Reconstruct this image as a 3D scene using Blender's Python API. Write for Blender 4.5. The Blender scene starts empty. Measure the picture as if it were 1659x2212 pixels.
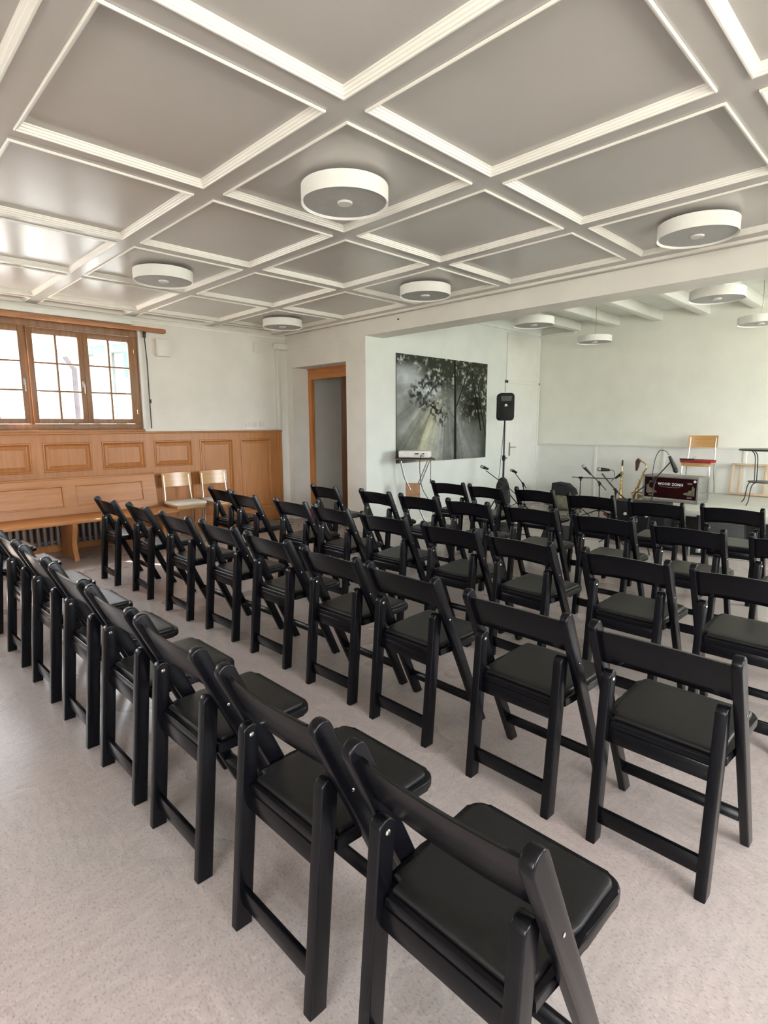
import bpy, bmesh, math, random
from mathutils import Vector, Matrix
random.seed(7)
C = bpy.context.scene.collection
PI = math.pi

# ---------------------------------------------------------------- camera
CAM_H = 1.48
cam = bpy.data.cameras.new('camera'); camo = bpy.data.objects.new('camera', cam); C.objects.link(camo)
bpy.context.scene.camera = camo
PITCH, YAW, ROLL, FPX = 0.1538, 0.7926, -0.0037, 1208.8
cyw, syw = math.cos(YAW), math.sin(YAW)
fw = Vector((-syw*math.cos(PITCH), cyw*math.cos(PITCH), -math.sin(PITCH)))
rt = Vector((cyw, syw, 0)); up = rt.cross(fw)
r2 = rt*math.cos(ROLL) + up*math.sin(ROLL); u2 = -rt*math.sin(ROLL) + up*math.cos(ROLL)
camo.matrix_world = Matrix(((r2.x, u2.x, -fw.x, 0), (r2.y, u2.y, -fw.y, 0), (r2.z, u2.z, -fw.z, CAM_H), (0, 0, 0, 1)))
cam.sensor_fit = 'VERTICAL'; cam.sensor_height = 36.0; cam.lens = 36.0*FPX/2212.0
cam.clip_start = 0.02; cam.clip_end = 200

# ---------------------------------------------------------------- sky, sun, exposure
W = bpy.data.worlds.new('daylight'); bpy.context.scene.world = W; W.use_nodes = True
nt = W.node_tree; nt.nodes.clear()
wo = nt.nodes.new('ShaderNodeOutputWorld'); bg = nt.nodes.new('ShaderNodeBackground')
tc = nt.nodes.new('ShaderNodeTexCoord'); sx = nt.nodes.new('ShaderNodeSeparateXYZ'); cr = nt.nodes.new('ShaderNodeValToRGB')
cr.color_ramp.elements[0].position = 0.48; cr.color_ramp.elements[0].color = (0.50, 0.50, 0.42, 1)
cr.color_ramp.elements[1].position = 0.54; cr.color_ramp.elements[1].color = (0.88, 0.94, 1.0, 1)
mp = nt.nodes.new('ShaderNodeMath'); mp.operation = 'MULTIPLY_ADD'; mp.inputs[1].default_value = 0.5; mp.inputs[2].default_value = 0.5
nt.links.new(tc.outputs['Generated'], sx.inputs[0]); nt.links.new(sx.outputs['Z'], mp.inputs[0])
nt.links.new(mp.outputs[0], cr.inputs[0]); nt.links.new(cr.outputs[0], bg.inputs[0])
bg.inputs['Strength'].default_value = 9.0
nt.links.new(bg.outputs[0], wo.inputs[0])
vs = bpy.context.scene.view_settings
vs.view_transform = 'Standard'; vs.look = 'None'; vs.gamma = 1; vs.use_curve_mapping = False
EXPOSURE = 0.70
vs.exposure = EXPOSURE

def daylight(name, loc, direction, sx_, sy_, power, col):
    """daylight coming in through one window opening, lamp plane just outside the pane"""
    l = bpy.data.lights.new(name, 'AREA'); l.shape = 'RECTANGLE'; l.size = sx_; l.size_y = sy_
    l.energy = power; l.color = col
    o = bpy.data.objects.new(name, l); C.objects.link(o); o.location = loc
    o.rotation_euler = Vector(direction).to_track_quat('-Z', 'Z').to_euler()
    return o
# unseen windows: in the right-hand wall (X=+2.6) and in the wall behind the camera (Y=-2.6)
daylight('window_daylight_right', (2.72, 1.1, 1.75), (-1, 0, -0.12), 4.4, 1.25, 205, (1.0, 0.975, 0.93))
daylight('window_daylight_rear', (.45, -2.72, 1.75), (0, 1, -0.12), 2.0, 1.25, 60, (1.0, 0.975, 0.94))
daylight('window_daylight_stage', (2.72, 7.4, 1.9), (-1, 0, -0.05), 2.6, 1.5, 160, (0.98, 1.0, 0.95))
daylight('window_daylight_left', (-7.62, -0.6, 2.06), (1, 0, -0.15), 2.9, 1.05, 45, (0.93, 0.97, 1.0))
pl = bpy.data.lights.new('window_portal', 'AREA'); pl.shape = 'RECTANGLE'; pl.size = 2.5; pl.size_y = 1.24
pl.cycles.is_portal = True
plo = bpy.data.objects.new('window_portal', pl); C.objects.link(plo); plo.location = (-7.70, 1.70, 2.06)
plo.rotation_euler = Vector((1, 0, 0)).to_track_quat('-Z', 'Z').to_euler()
# the low sun that reaches the floor through the leaves outside the left window
sun = bpy.data.lights.new('sun', 'SUN'); sun.energy = 30; sun.angle = 0.009; sun.color = (1.0, 0.95, 0.86)
suno = bpy.data.objects.new('sun', sun); C.objects.link(suno)
SUN_DIR = Vector((0.58, 0.27, -0.80)).normalized()
suno.rotation_euler = SUN_DIR.to_track_quat('-Z', 'Y').to_euler()

# ---------------------------------------------------------------- materials
def nmat(name):
    m = bpy.data.materials.new(name); m.use_nodes = True
    return m, m.node_tree, m.node_tree.nodes['Principled BSDF']
def setp(b, col=None, rough=None, metal=None, spec=None, coat=None):
    if col: b.inputs['Base Color'].default_value = (*col, 1)
    if rough is not None: b.inputs['Roughness'].default_value = rough
    if metal is not None: b.inputs['Metallic'].default_value = metal
    if spec is not None: b.inputs['Specular IOR Level'].default_value = spec
    if coat is not None: b.inputs['Coat Weight'].default_value = coat; b.inputs['Coat Roughness'].default_value = 0.15
def noise_mat(name, c1, c2, scale=8, rough=0.5, metal=0, bump=0.0, bscale=None, stretch=(1, 1, 1), spec=0.5, coat=None, detail=4, lo=0.35, hi=0.65):
    m, t, b = nmat(name); setp(b, c1, rough, metal, spec, coat)
    co = t.nodes.new('ShaderNodeTexCoord'); mpn = t.nodes.new('ShaderNodeMapping'); mpn.inputs['Scale'].default_value = stretch
    n = t.nodes.new('ShaderNodeTexNoise'); n.inputs['Scale'].default_value = scale; n.inputs['Detail'].default_value = detail
    r = t.nodes.new('ShaderNodeValToRGB'); r.color_ramp.elements[0].color = (*c1, 1); r.color_ramp.elements[1].color = (*c2, 1)
    r.color_ramp.elements[0].position = lo; r.color_ramp.elements[1].position = hi
    t.links.new(co.outputs['Object'], mpn.inputs[0]); t.links.new(mpn.outputs[0], n.inputs['Vector'])
    t.links.new(n.outputs['Fac'], r.inputs[0]); t.links.new(r.outputs[0], b.inputs['Base Color'])
    if bump:
        n2 = t.nodes.new('ShaderNodeTexNoise'); n2.inputs['Scale'].default_value = bscale or scale*4; n2.inputs['Detail'].default_value = 3
        bp = t.nodes.new('ShaderNodeBump'); bp.inputs['Strength'].default_value = bump; bp.inputs['Distance'].default_value = 0.01
        t.links.new(mpn.outputs[0], n2.inputs['Vector']); t.links.new(n2.outputs['Fac'], bp.inputs['Height']); t.links.new(bp.outputs[0], b.inputs['Normal'])
    return m
def wood_mat(name, c1, c2, axis='z', scale=5, rough=0.42, coat=None):
    st = {'z': (6, 6, 0.5), 'y': (6, 0.5, 6), 'x': (0.5, 6, 6)}[axis]
    m, t, b = nmat(name); setp(b, c1, rough, 0, 0.5, coat)
    co = t.nodes.new('ShaderNodeTexCoord'); mpn = t.nodes.new('ShaderNodeMapping'); mpn.inputs['Scale'].default_value = st
    n = t.nodes.new('ShaderNodeTexNoise'); n.inputs['Scale'].default_value = scale; n.inputs['Detail'].default_value = 6; n.inputs['Distortion'].default_value = 0.6
    n3 = t.nodes.new('ShaderNodeTexNoise'); n3.inputs['Scale'].default_value = scale*7; n3.inputs['Detail'].default_value = 3
    mx = t.nodes.new('ShaderNodeMath'); mx.operation = 'MULTIPLY_ADD'; mx.inputs[1].default_value = 0.35
    r = t.nodes.new('ShaderNodeValToRGB'); r.color_ramp.elements[0].color = (*c1, 1); r.color_ramp.elements[1].color = (*c2, 1)
    r.color_ramp.elements[0].position = 0.45; r.color_ramp.elements[1].position = 0.85
    t.links.new(co.outputs['Object'], mpn.inputs[0]); t.links.new(mpn.outputs[0], n.inputs['Vector']); t.links.new(mpn.outputs[0], n3.inputs['Vector'])
    t.links.new(n3.outputs['Fac'], mx.inputs[0]); t.links.new(n.outputs['Fac'], mx.inputs[2])
    t.links.new(mx.outputs[0], r.inputs[0]); t.links.new(r.outputs[0], b.inputs['Base Color'])
    bp = t.nodes.new('ShaderNodeBump'); bp.inputs['Strength'].default_value = 0.08; bp.inputs['Distance'].default_value = 0.005
    t.links.new(mx.outputs[0], bp.inputs['Height']); t.links.new(bp.outputs[0], b.inputs['Normal'])
    return m

M = {}
M['wall'] = noise_mat('wall_paint', (0.74, 0.715, 0.655), (0.79, 0.765, 0.70), 3, 0.72, bump=0.12, bscale=60)
M['wall_back'] = noise_mat('wall_paint_stage', (0.78, 0.78, 0.69), (0.82, 0.82, 0.725), 3, 0.72, bump=0.12, bscale=60)
M['wall_alcove'] = noise_mat('wall_paint_alcove', (0.66, 0.69, 0.645), (0.70, 0.73, 0.68), 3, 0.72, bump=0.12, bscale=60)
M['ceiling'] = noise_mat('ceiling_paint', (0.49, 0.465, 0.435), (0.525, 0.50, 0.465), 1.2, 0.24, bump=0.04, bscale=90, spec=0.5)
M['moulding'] = noise_mat('moulding_paint', (0.80, 0.775, 0.70), (0.84, 0.81, 0.74), 4, 0.38)
M['white_paint'] = noise_mat('white_gloss_paint', (0.74, 0.74, 0.69), (0.78, 0.78, 0.73), 4, 0.4)
M['corridor'] = noise_mat('corridor_paint', (0.58, 0.56, 0.58), (0.62, 0.60, 0.61), 3, 0.8)
M['oak'] = wood_mat('honey_oak', (0.385, 0.152, 0.045), (0.475, 0.205, 0.068), 'z', 4, 0.38)
M['oak_y'] = wood_mat('honey_oak_long', (0.385, 0.158, 0.050), (0.485, 0.22, 0.078), 'y', 4, 0.36)
M['pine'] = wood_mat('window_wood', (0.20, 0.095, 0.042), (0.29, 0.15, 0.07), 'z', 4, 0.42)
M['pine_y'] = wood_mat('window_wood_long', (0.30, 0.115, 0.04), (0.44, 0.19, 0.075), 'y', 4, 0.42)
M['doorwood'] = wood_mat('door_frame_wood', (0.42, 0.155, 0.036), (0.58, 0.235, 0.066), 'z', 4, 0.4)
M['doorwood_x'] = wood_mat('door_head_wood', (0.42, 0.155, 0.036), (0.58, 0.235, 0.066), 'x', 4, 0.4)
M['darkwood'] = wood_mat('dark_brown_wood', (0.075, 0.03, 0.01), (0.13, 0.055, 0.018), 'z', 5, 0.45)
M['ply'] = wood_mat('varnished_beech', (0.42, 0.215, 0.066), (0.54, 0.30, 0.105), 'x', 4, 0.28, 0.3)
M['lath'] = wood_mat('raw_pine_lath', (0.52, 0.38, 0.25), (0.64, 0.48, 0.33), 'z', 4, 0.6)
M['plastic'] = noise_mat('black_resin', (0.0026, 0.0026, 0.0040), (0.0038, 0.0038, 0.0054), 40, 0.25, bump=0.05, bscale=350, spec=0.24)
M['vinyl'] = noise_mat('black_vinyl', (0.0075, 0.0075, 0.0078), (0.0100, 0.0100, 0.0104), 30, 0.36, bump=0.08, bscale=420, spec=0.34)
M['chrome'] = noise_mat('chrome', (0.75, 0.75, 0.74), (0.82, 0.82, 0.8), 20, 0.16, 1.0)
M['steel'] = noise_mat('grey_steel_tube', (0.30, 0.30, 0.29), (0.38, 0.38, 0.36), 20, 0.35, 0.9)
M['alu'] = noise_mat('aluminium_edge', (0.22, 0.22, 0.20), (0.27, 0.27, 0.25), 20, 0.4, 0.6)
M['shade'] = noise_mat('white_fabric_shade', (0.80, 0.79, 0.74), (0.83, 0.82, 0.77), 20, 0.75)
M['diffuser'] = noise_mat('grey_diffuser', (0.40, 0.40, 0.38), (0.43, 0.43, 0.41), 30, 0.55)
M['cap'] = noise_mat('lamp_cap', (0.62, 0.62, 0.58), (0.66, 0.66, 0.62), 30, 0.5)
M['blackmetal'] = noise_mat('black_metal', (0.012, 0.012, 0.012), (0.02, 0.02, 0.02), 30, 0.38, 0.3)
M['blackcab'] = noise_mat('black_cabinet', (0.007, 0.007, 0.008), (0.010, 0.010, 0.011), 60, 0.6, bump=0.1, bscale=300, spec=0.25)
M['grille'] = noise_mat('dark_grey_grille', (0.02, 0.021, 0.021), (0.05, 0.05, 0.05), 160, 0.6, 0.0, spec=0.25, detail=1)
M['cable'] = noise_mat('black_cable', (0.015, 0.015, 0.015), (0.03, 0.03, 0.03), 30, 0.5)
M['brown'] = noise_mat('brown_hardboard', (0.33, 0.17, 0.08), (0.42, 0.23, 0.12), 20, 0.55)
M['tabletop'] = noise_mat('dark_brown_laminate', (0.045, 0.018, 0.012), (0.08, 0.035, 0.022), 18, 0.4)
M['cream'] = noise_mat('white_cushion_cloth', (0.78, 0.75, 0.68), (0.84, 0.81, 0.74), 25, 0.85, bump=0.2, bscale=120)
M['redcloth'] = noise_mat('red_felt', (0.25, 0.012, 0.016), (0.34, 0.022, 0.026), 25, 0.85, bump=0.2, bscale=120)
M['redlac'] = noise_mat('dark_red_panel', (0.016, 0.0006, 0.0012), (0.021, 0.001, 0.0016), 6, 0.7, spec=.1)
M['pearl'] = noise_mat('grey_ornament', (0.10, 0.085, 0.06), (0.17, 0.15, 0.11), 30, 0.5)
M['stage'] = noise_mat('stage_deck_paint', (0.66, 0.66, 0.59), (0.72, 0.72, 0.65), 5, 0.55, bump=0.05)
M['brass'] = noise_mat('lacquered_brass', (0.62, 0.42, 0.16), (0.75, 0.56, 0.27), 30, 0.22, 0.95)
M['silver'] = noise_mat('silver_grille', (0.30, 0.31, 0.28), (0.42, 0.43, 0.4), 200, 0.35, 0.6)
M['whiteplastic'] = noise_mat('white_plastic', (0.70, 0.69, 0.65), (0.74, 0.73, 0.69), 30, 0.45)
M['greybag'] = noise_mat('olive_grey_cloth', (0.15, 0.155, 0.10), (0.24, 0.24, 0.17), 14, 0.9, bump=0.3, bscale=30)
M['blackbag'] = noise_mat('black_cloth', (0.012, 0.012, 0.013), (0.03, 0.03, 0.03), 14, 0.9, bump=0.3, bscale=30)
M['redbag'] = noise_mat('dark_red_cloth', (0.14, 0.012, 0.015), (0.24, 0.03, 0.035), 14, 0.8, bump=0.4, bscale=30)
M['radiator'] = noise_mat('radiator_enamel', (0.15, 0.13, 0.125), (0.19, 0.165, 0.155), 10, 0.45)
M['outwall'] = noise_mat('outside_render', (0.75, 0.75, 0.73), (0.82, 0.82, 0.8), 2, 0.9)
M['outgrey'] = noise_mat('outside_grey', (0.07, 0.08, 0.08), (0.10, 0.11, 0.11), 4, 0.8)
M['outgreen'] = noise_mat('outside_green', (0.045, 0.12, 0.10), (0.06, 0.15, 0.125), 4, 0.7)
M['outdark'] = noise_mat('outside_drainpipe', (0.045, 0.035, 0.04), (0.06, 0.05, 0.055), 4, 0.7)
M['outground'] = noise_mat('outside_gravel', (0.36, 0.35, 0.31), (0.5, 0.48, 0.44), 12, 0.95)
M['leaf'] = noise_mat('leaf', (0.05, 0.12, 0.03), (0.10, 0.2, 0.06), 12, 0.7)

def emblem_mat():
    m, t, b = nmat('white_badge'); setp(b, (0.8, 0.8, 0.8), 0.4); return m
M['badge'] = emblem_mat()

def glass_mat():
    m, t, b = nmat('window_glass'); setp(b, (1, 1, 1), 0.0)
    b.inputs['Transmission Weight'].default_value = 1; b.inputs['IOR'].default_value = 1.02
    return m
M['glass'] = glass_mat()

def floor_mat():
    m, t, b = nmat('marbled_linoleum'); setp(b, (0.4, 0.34, 0.3), 0.36, 0, 0.45)
    co = t.nodes.new('ShaderNodeTexCoord')
    def N(scale, detail, vec, dist=0.0):
        n = t.nodes.new('ShaderNodeTexNoise'); n.inputs['Scale'].default_value = scale; n.inputs['Detail'].default_value = detail
        n.inputs['Distortion'].default_value = dist; t.links.new(vec, n.inputs['Vector']); return n.outputs['Fac']
    def Mp(sc, rot=0):
        q = t.nodes.new('ShaderNodeMapping'); q.inputs['Scale'].default_value = sc; q.inputs['Rotation'].default_value = (0, 0, rot)
        t.links.new(co.outputs['Object'], q.inputs[0]); return q.outputs[0]
    def mix(f, a, c):
        q = t.nodes.new('ShaderNodeMix'); q.data_type = 'RGBA'
        for s, v in ((0, f), (6, a), (7, c)):
            if isinstance(v, (tuple, float, int)): q.inputs[s].default_value = v if not isinstance(v, tuple) else (*v, 1)
            else: t.links.new(v, q.inputs[s])
        return q.outputs[2]
    def ramp(v, p0, p1):
        q = t.nodes.new('ShaderNodeMapRange'); q.inputs[1].default_value = p0; q.inputs[2].default_value = p1; t.links.new(v, q.inputs[0]); return q.outputs[0]
    ck = t.nodes.new('ShaderNodeTexChecker'); ck.inputs['Scale'].default_value = 1/0.62; t.links.new(Mp((1, 1, 0)), ck.inputs['Vector'])
    sa = N(13, 3, Mp((1.0, 3.0, 1), 0.25), 0.2); sb = N(13, 3, Mp((3.0, 1.0, 1), 0.25), 0.2)
    q = t.nodes.new('ShaderNodeMix'); q.data_type = 'FLOAT'; t.links.new(ck.outputs['Fac'], q.inputs[0]); t.links.new(sa, q.inputs[2]); t.links.new(sb, q.inputs[3])
    streak = ramp(q.outputs[0], 0.30, 0.70)
    base = mix(streak, (0.375, 0.335, 0.318), (0.465, 0.415, 0.392))
    blot = ramp(N(2.2, 2, Mp((1, 1, 1)), 0.2), 0.25, 0.8)
    base = mix(ramp(N(1.4, 2, Mp((1, 1, 1)), 0.2), 0.30, 0.75), base, mix(streak, (0.405, 0.33, 0.312), (0.49, 0.405, 0.385)))
    m1 = t.nodes.new('ShaderNodeMath'); m1.operation = 'MULTIPLY'; m1.inputs[1].default_value = 0.35; t.links.new(blot, m1.inputs[0])
    base = mix(m1.outputs[0], base, (0.355, 0.325, 0.312))
    sp = ramp(N(85, 1, Mp((1, 1.8, 1), .5), 0.2), 0.55, 0.72)
    m2 = t.nodes.new('ShaderNodeMath'); m2.operation = 'MULTIPLY'; m2.inputs[1].default_value = 0.42; t.links.new(sp, m2.inputs[0])
    base = mix(m2.outputs[0], base, (0.17, 0.135, 0.115))
    sl = ramp(N(75, 1, Mp((1, 1.5, 1), 1.0), 0.2), 0.60, 0.76)
    m3 = t.nodes.new('ShaderNodeMath'); m3.operation = 'MULTIPLY'; m3.inputs[1].default_value = 0.4; t.links.new(sl, m3.inputs[0])
    base = mix(m3.outputs[0], base, (0.60, 0.53, 0.48))
    t.links.new(base, b.inputs['Base Color'])
    rr = t.nodes.new('ShaderNodeMapRange'); rr.inputs[3].default_value = 0.26; rr.inputs[4].default_value = 0.31; t.links.new(blot, rr.inputs[0]); t.links.new(rr.outputs[0], b.inputs['Roughness'])
    return m
M['floor'] = floor_mat()

# ---------------------------------------------------------------- mesh helpers
def T(x=0, y=0, z=0): return Matrix.Translation((x, y, z))
def R(a, ax): return Matrix.Rotation(a, 4, ax)
class MB:
    def __init__(s): s.bm = bmesh.new()
    def box(s, c, d, bev=0.0, rot=None, seg=2):
        mat = T(*c) @ (rot if rot else Matrix.Identity(4)) @ Matrix.Diagonal((d[0], d[1], d[2], 1))
        r = bmesh.ops.create_cube(s.bm, size=1, matrix=mat)
        if bev > 0:
            es = list({e for v in r['verts'] for e in v.link_edges})
            bmesh.ops.bevel(s.bm, geom=es, offset=bev, segments=seg, affect='EDGES', profile=0.5, clamp_overlap=True)
        return s
    def lohi(s, a, b, bev=0.0):
        return s.box([(a[i]+b[i])/2 for i in range(3)], [abs(b[i]-a[i]) for i in range(3)], bev)
    def prism(s, pts, h0, h1, mat=None, bev=0.0, seg=2):
        """polygon pts (a,b) extruded along c from h0 to h1; mat maps (a,b,c) to world"""
        mat = mat or Matrix.Identity(4)
        v0 = [s.bm.verts.new(mat @ Vector((p[0], p[1], h0))) for p in pts]
        v1 = [s.bm.verts.new(mat @ Vector((p[0], p[1], h1))) for p in pts]
        n = len(pts); fs = [s.bm.faces.new(v0[::-1]), s.bm.faces.new(v1)]
        for i in range(n): fs.append(s.bm.faces.new((v0[i], v0[(i+1) % n], v1[(i+1) % n], v1[i])))
        if bev > 0:
            es = list({e for f in fs[:2] for e in f.edges})
            bmesh.ops.bevel(s.bm, geom=es, offset=bev, segments=seg, affect='EDGES', profile=0.5, clamp_overlap=True)
        return s
    def lathe(s, prof, n=32, mat=None, cap=True):
        mat = mat or Matrix.Identity(4); rings = []
        for r, z in prof:
            if r < 1e-6: rings.append([s.bm.verts.new(mat @ Vector((0, 0, z)))])
            else: rings.append([s.bm.verts.new(mat @ Vector((r*math.cos(2*PI*k/n), r*math.sin(2*PI*k/n), z))) for k in range(n)])
        for a, b in zip(rings, rings[1:]):
            for k in range(n):
                k2 = (k+1) % n
                if len(a) == 1 and len(b) == 1: continue
                if len(a) == 1: s.bm.faces.new((a[0], b[k2], b[k]))
                elif len(b) == 1: s.bm.faces.new((a[k], a[k2], b[0]))
                else: s.bm.faces.new((a[k], a[k2], b[k2], b[k]))
        if cap:
            if len(rings[0]) > 1: s.bm.faces.new(rings[0][::-1])
            if len(rings[-1]) > 1: s.bm.faces.new(rings[-1])
        return s
    def tube(s, pts, r, n=8, smooth=0, closed=False):
        pts = [Vector(p) for p in pts]
        rr = list(r) if isinstance(r, (list, tuple)) else [r]*len(pts)
        if smooth:
            np_, nr = [], []
            L = len(pts)
            for i in range(L-1):
                p0, p1, p2, p3 = pts[max(i-1, 0)], pts[i], pts[i+1], pts[min(i+2, L-1)]
                for k in range(smooth):
                    t = k/smooth
                    np_.append(0.5*((2*p1)+(-p0+p2)*t+(2*p0-5*p1+4*p2-p3)*t*t+(-p0+3*p1-3*p2+p3)*t**3)); nr.append(rr[i]*(1-t)+rr[i+1]*t)
            np_.append(pts[-1]); nr.append(rr[-1]); pts, rr = np_, nr
        L = len(pts); tang = []
        for i in range(L):
            d = pts[min(i+1, L-1)]-pts[max(i-1, 0)]; tang.append(d.normalized() if d.length > 1e-9 else Vector((0, 0, 1)))
        a = tang[0].orthogonal().normalized(); rings = []
        for i in range(L):
            a = (a-tang[i]*a.dot(tang[i])); a = a.normalized() if a.length > 1e-6 else tang[i].orthogonal().normalized()
            b = tang[i].cross(a)
            rings.append([s.bm.verts.new(pts[i]+(a*math.cos(2*PI*k/n)+b*math.sin(2*PI*k/n))*rr[i]) for k in range(n)])
        for q, w in zip(rings, rings[1:]):
            for k in range(n): s.bm.faces.new((q[k], q[(k+1) % n], w[(k+1) % n], w[k]))
        s.bm.faces.new(rings[0][::-1]); s.bm.faces.new(rings[-1])
        return s
    def quad(s, pts):
        s.bm.faces.new([s.bm.verts.new(p) for p in pts]); return s
    def build(s, name, mat, parent=None, sharp=35, normals=True):
        if normals: bmesh.ops.recalc_face_normals(s.bm, faces=s.bm.faces)
        me = bpy.data.meshes.new(name); s.bm.to_mesh(me); s.bm.free()
        for p in me.polygons: p.use_smooth = True
        me.set_sharp_from_angle(angle=math.radians(sharp))
        me.materials.append(mat)
        o = bpy.data.objects.new(name, me); C.objects.link(o)
        if parent: o.parent = parent
        return o
def thing(name, label, cat, loc=(0, 0, 0), rz=0, group=None):
    o = bpy.data.objects.new(name, None); C.objects.link(o); o.empty_display_size = 0.1
    o.location = loc; o.rotation_euler = (0, 0, rz); o['label'] = label; o['category'] = cat
    if group: o['group'] = group
    return o
def tag(o, label, cat, group=None):
    o['label'] = label; o['category'] = cat
    if group: o['group'] = group
    return o
def struct(name, mb, mat, parent=None, label=None, cat=None):
    o = mb.build(name, mat, parent)
    if not parent: o['kind'] = 'structure'
    if label and not parent: o['label'] = label; o['category'] = cat or name.split('_')[0]
    return o
def sthing(name, label, cat):
    o = bpy.data.objects.new(name, None); C.objects.link(o); o['kind'] = 'structure'; o['label'] = label; o['category'] = cat
    return o
def dup(root, loc, rz, label, group=None):
    r = root.copy(); C.objects.link(r); r.location = loc; r.rotation_euler = (0, 0, rz); r['label'] = label
    if group: r['group'] = group
    for ch in list(root.children):
        c = ch.copy(); C.objects.link(c); c.parent = r
        for g in list(ch.children):
            d = g.copy(); C.objects.link(d); d.parent = c
    return r

# ================================================================ ROOM SHELL
XL, XR = -7.45, 2.60          # window wall / right-hand wall
YR, YB, YE = -2.60, 5.20, 9.65  # rear wall / beam and door wall / back wall of the stage bay
XA = -5.615                    # stage bay's left wall (with the picture)
ZC, ZP = 2.84, 2.866           # underside of ceiling ribs / panels
ZJ, ZA = 3.11, 3.26            # joist undersides / bay ceiling

f = MB(); f.lohi((XL-.4, YR-.3, -.12), (XR+.3, YE+.3, 0)); struct('floor', f, M['floor'], label='beige marbled linoleum floor of the hall', cat='floor')

# window wall with its opening (glazing Y .40..2.95, z 1.45..2.70) and a second one nearer the camera
w = MB()
WY0, WY1, WZ0, WZ1 = 0.40, 2.95, 1.44, 2.70
UY0, UY1 = -2.05, 0.10
w.lohi((XL-.28, YR-.3, 0), (XL, YE+.3, WZ0)); w.lohi((XL-.28, YR-.3, WZ1), (XL, YB+.3, 3.4))
w.lohi((XL-.28, YR-.3, WZ0), (XL, UY0, WZ1)); w.lohi((XL-.28, UY1, WZ0), (XL, WY0, WZ1)); w.lohi((XL-.28, WY1, WZ0), (XL, YB+.3, WZ1))
w.lohi((XL-.28, YB+.3, WZ0), (XL, YE+.3, 3.4))
struct('wall_left', w, M['wall'], label='cream plaster wall with the wooden window', cat='wall')
# rear wall (behind the camera) and right wall, each with a window opening
w = MB()
w.lohi((XL-.28, YR-.25, 0), (XR+.25, YR, 1.1)); w.lohi((XL-.28, YR-.25, 2.4), (XR+.25, YR, 3.4))
w.lohi((XL-.28, YR-.25, 1.1), (-.60, YR, 2.4)); w.lohi((1.50, YR-.25, 1.1), (XR+.25, YR, 2.4))
struct('wall_rear', w, M['wall'])
w = MB()
w.lohi((XR, YR, 0), (XR+.25, YE+.3, 1.1)); w.lohi((XR, YR, 2.7), (XR+.25, YE+.3, 3.4))
w.lohi((XR, YR, 1.1), (XR+.25, -1.15, 2.7)); w.lohi((XR, 3.35, 1.1), (XR+.25, 6.05, 2.7)); w.lohi((XR, 8.75, 1.1), (XR+.25, YE+.3, 2.7))
w.lohi((XR, -1.15, 2.4), (XR+.25, 3.35, 2.7))
struct('wall_right', w, M['wall'])
# door wall (the short wall beside the bay) with its niche
NX0, NX1, NZ = -7.28, -6.012, 2.352
w = MB(); w.lohi((XL, YB, 0), (NX0, YB+.32, 3.4)); w.lohi((NX0, YB, NZ), (NX1, YB+.32, 3.4))
struct('wall_door', w, M['wall'], label='cream plaster wall around the door niche, under the beam', cat='wall')
w = MB(); w.lohi((NX1, YB, 0), (XA, YE, 3.4))
ow = struct('wall_alcove', w, M['wall_alcove'], label='pale plaster wall of the stage bay that carries the forest picture', cat='wall')
ow.data.materials.append(M['wall'])
for p in ow.data.polygons:
    if p.normal.y < -0.5: p.material_index = 1
w = MB(); w.lohi((XL-.2, YE, 0), (XR+.25, YE+.25, 3.4)); struct('wall_back', w, M['wall_back'], label='pale plaster wall behind the stage', cat='wall')
# corridor seen through the niche
w = MB(); w.lohi((XL, 6.75, 0), (NX1, 6.85, 2.9)); w.lohi((XL-.02, YB+.32, 2.6), (NX1, 6.85, 2.7))
struct('wall_corridor', w, M['corridor'], label='grey-lilac corridor wall seen through the doorway', cat='wall')

# ceiling with ribs and sunk panels, built as one relief
xe = [XL, XL+.09]
for k in range(8):
    c = -6.987+1.2412*k
    if c+.06 < XR: xe += [c-.06, c+.06]
xe.append(XR)
ye = [YR]
for k in range(8):
    c = -2.474+1.06*k
    ye += [c-.06, c+.06]
ye = [YR, -2.534]+[v for v in ye[3:]]
ye = sorted(set(round(v, 4) for v in ye))
ye = [YR]
for c in (-1.416, -.355, .706, 1.766, 2.827, 3.89, 4.946): ye += [c-.06, c+.06]
ye[-1] = YB
ce = MB(); md = MB()
prof = [(0, ZC-.001), (0, ZC-.009), (.004, ZC-.012), (.010, ZC-.011), (.013, ZC-.004), (.018, ZC-.002), (.021, ZC+.006), (.026, ZC+.009), (.029, ZC+.018), (.034, ZC+.020), (.036, ZP+.002)]
for i in range(len(xe)-1):
    for j in range(len(ye)-1):
        panel = (i % 2 == 1) and (j % 2 == 0)
        z = ZP if panel else ZC
        a, b, c, d = xe[i], xe[i+1], ye[j], ye[j+1]
        ce.quad([(a, c, z), (a, d, z), (b, d, z), (b, c, z)])
        if panel:
            # recess sides
            for q in (((a, c), (b, c)), ((b, c), (b, d)), ((b, d), (a, d)), ((a, d), (a, c))):
                ce.quad([(q[0][0], q[0][1], ZC), (q[1][0], q[1][1], ZC), (q[1][0], q[1][1], ZP), (q[0][0], q[0][1], ZP)])
            rings = []
            for u, zz in prof:
                rings.append([md.bm.verts.new((x, y, zz)) for x, y in ((a+u, c+u), (b-u, c+u), (b-u, d-u), (a+u, d-u))])
            for r0, r1 in zip(rings, rings[1:]):
                for k in range(4): md.bm.faces.new((r0[k], r0[(k+1) % 4], r1[(k+1) % 4], r1[k]))
ce.lohi((XL-.28, YR-.25, 3.0), (XR+.25, YB, 3.1))
cei = struct('ceiling', ce, M['ceiling'], label='grey coffered ceiling of ribs and sunk panels', cat='ceiling')
md.bm.normal_update()
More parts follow.
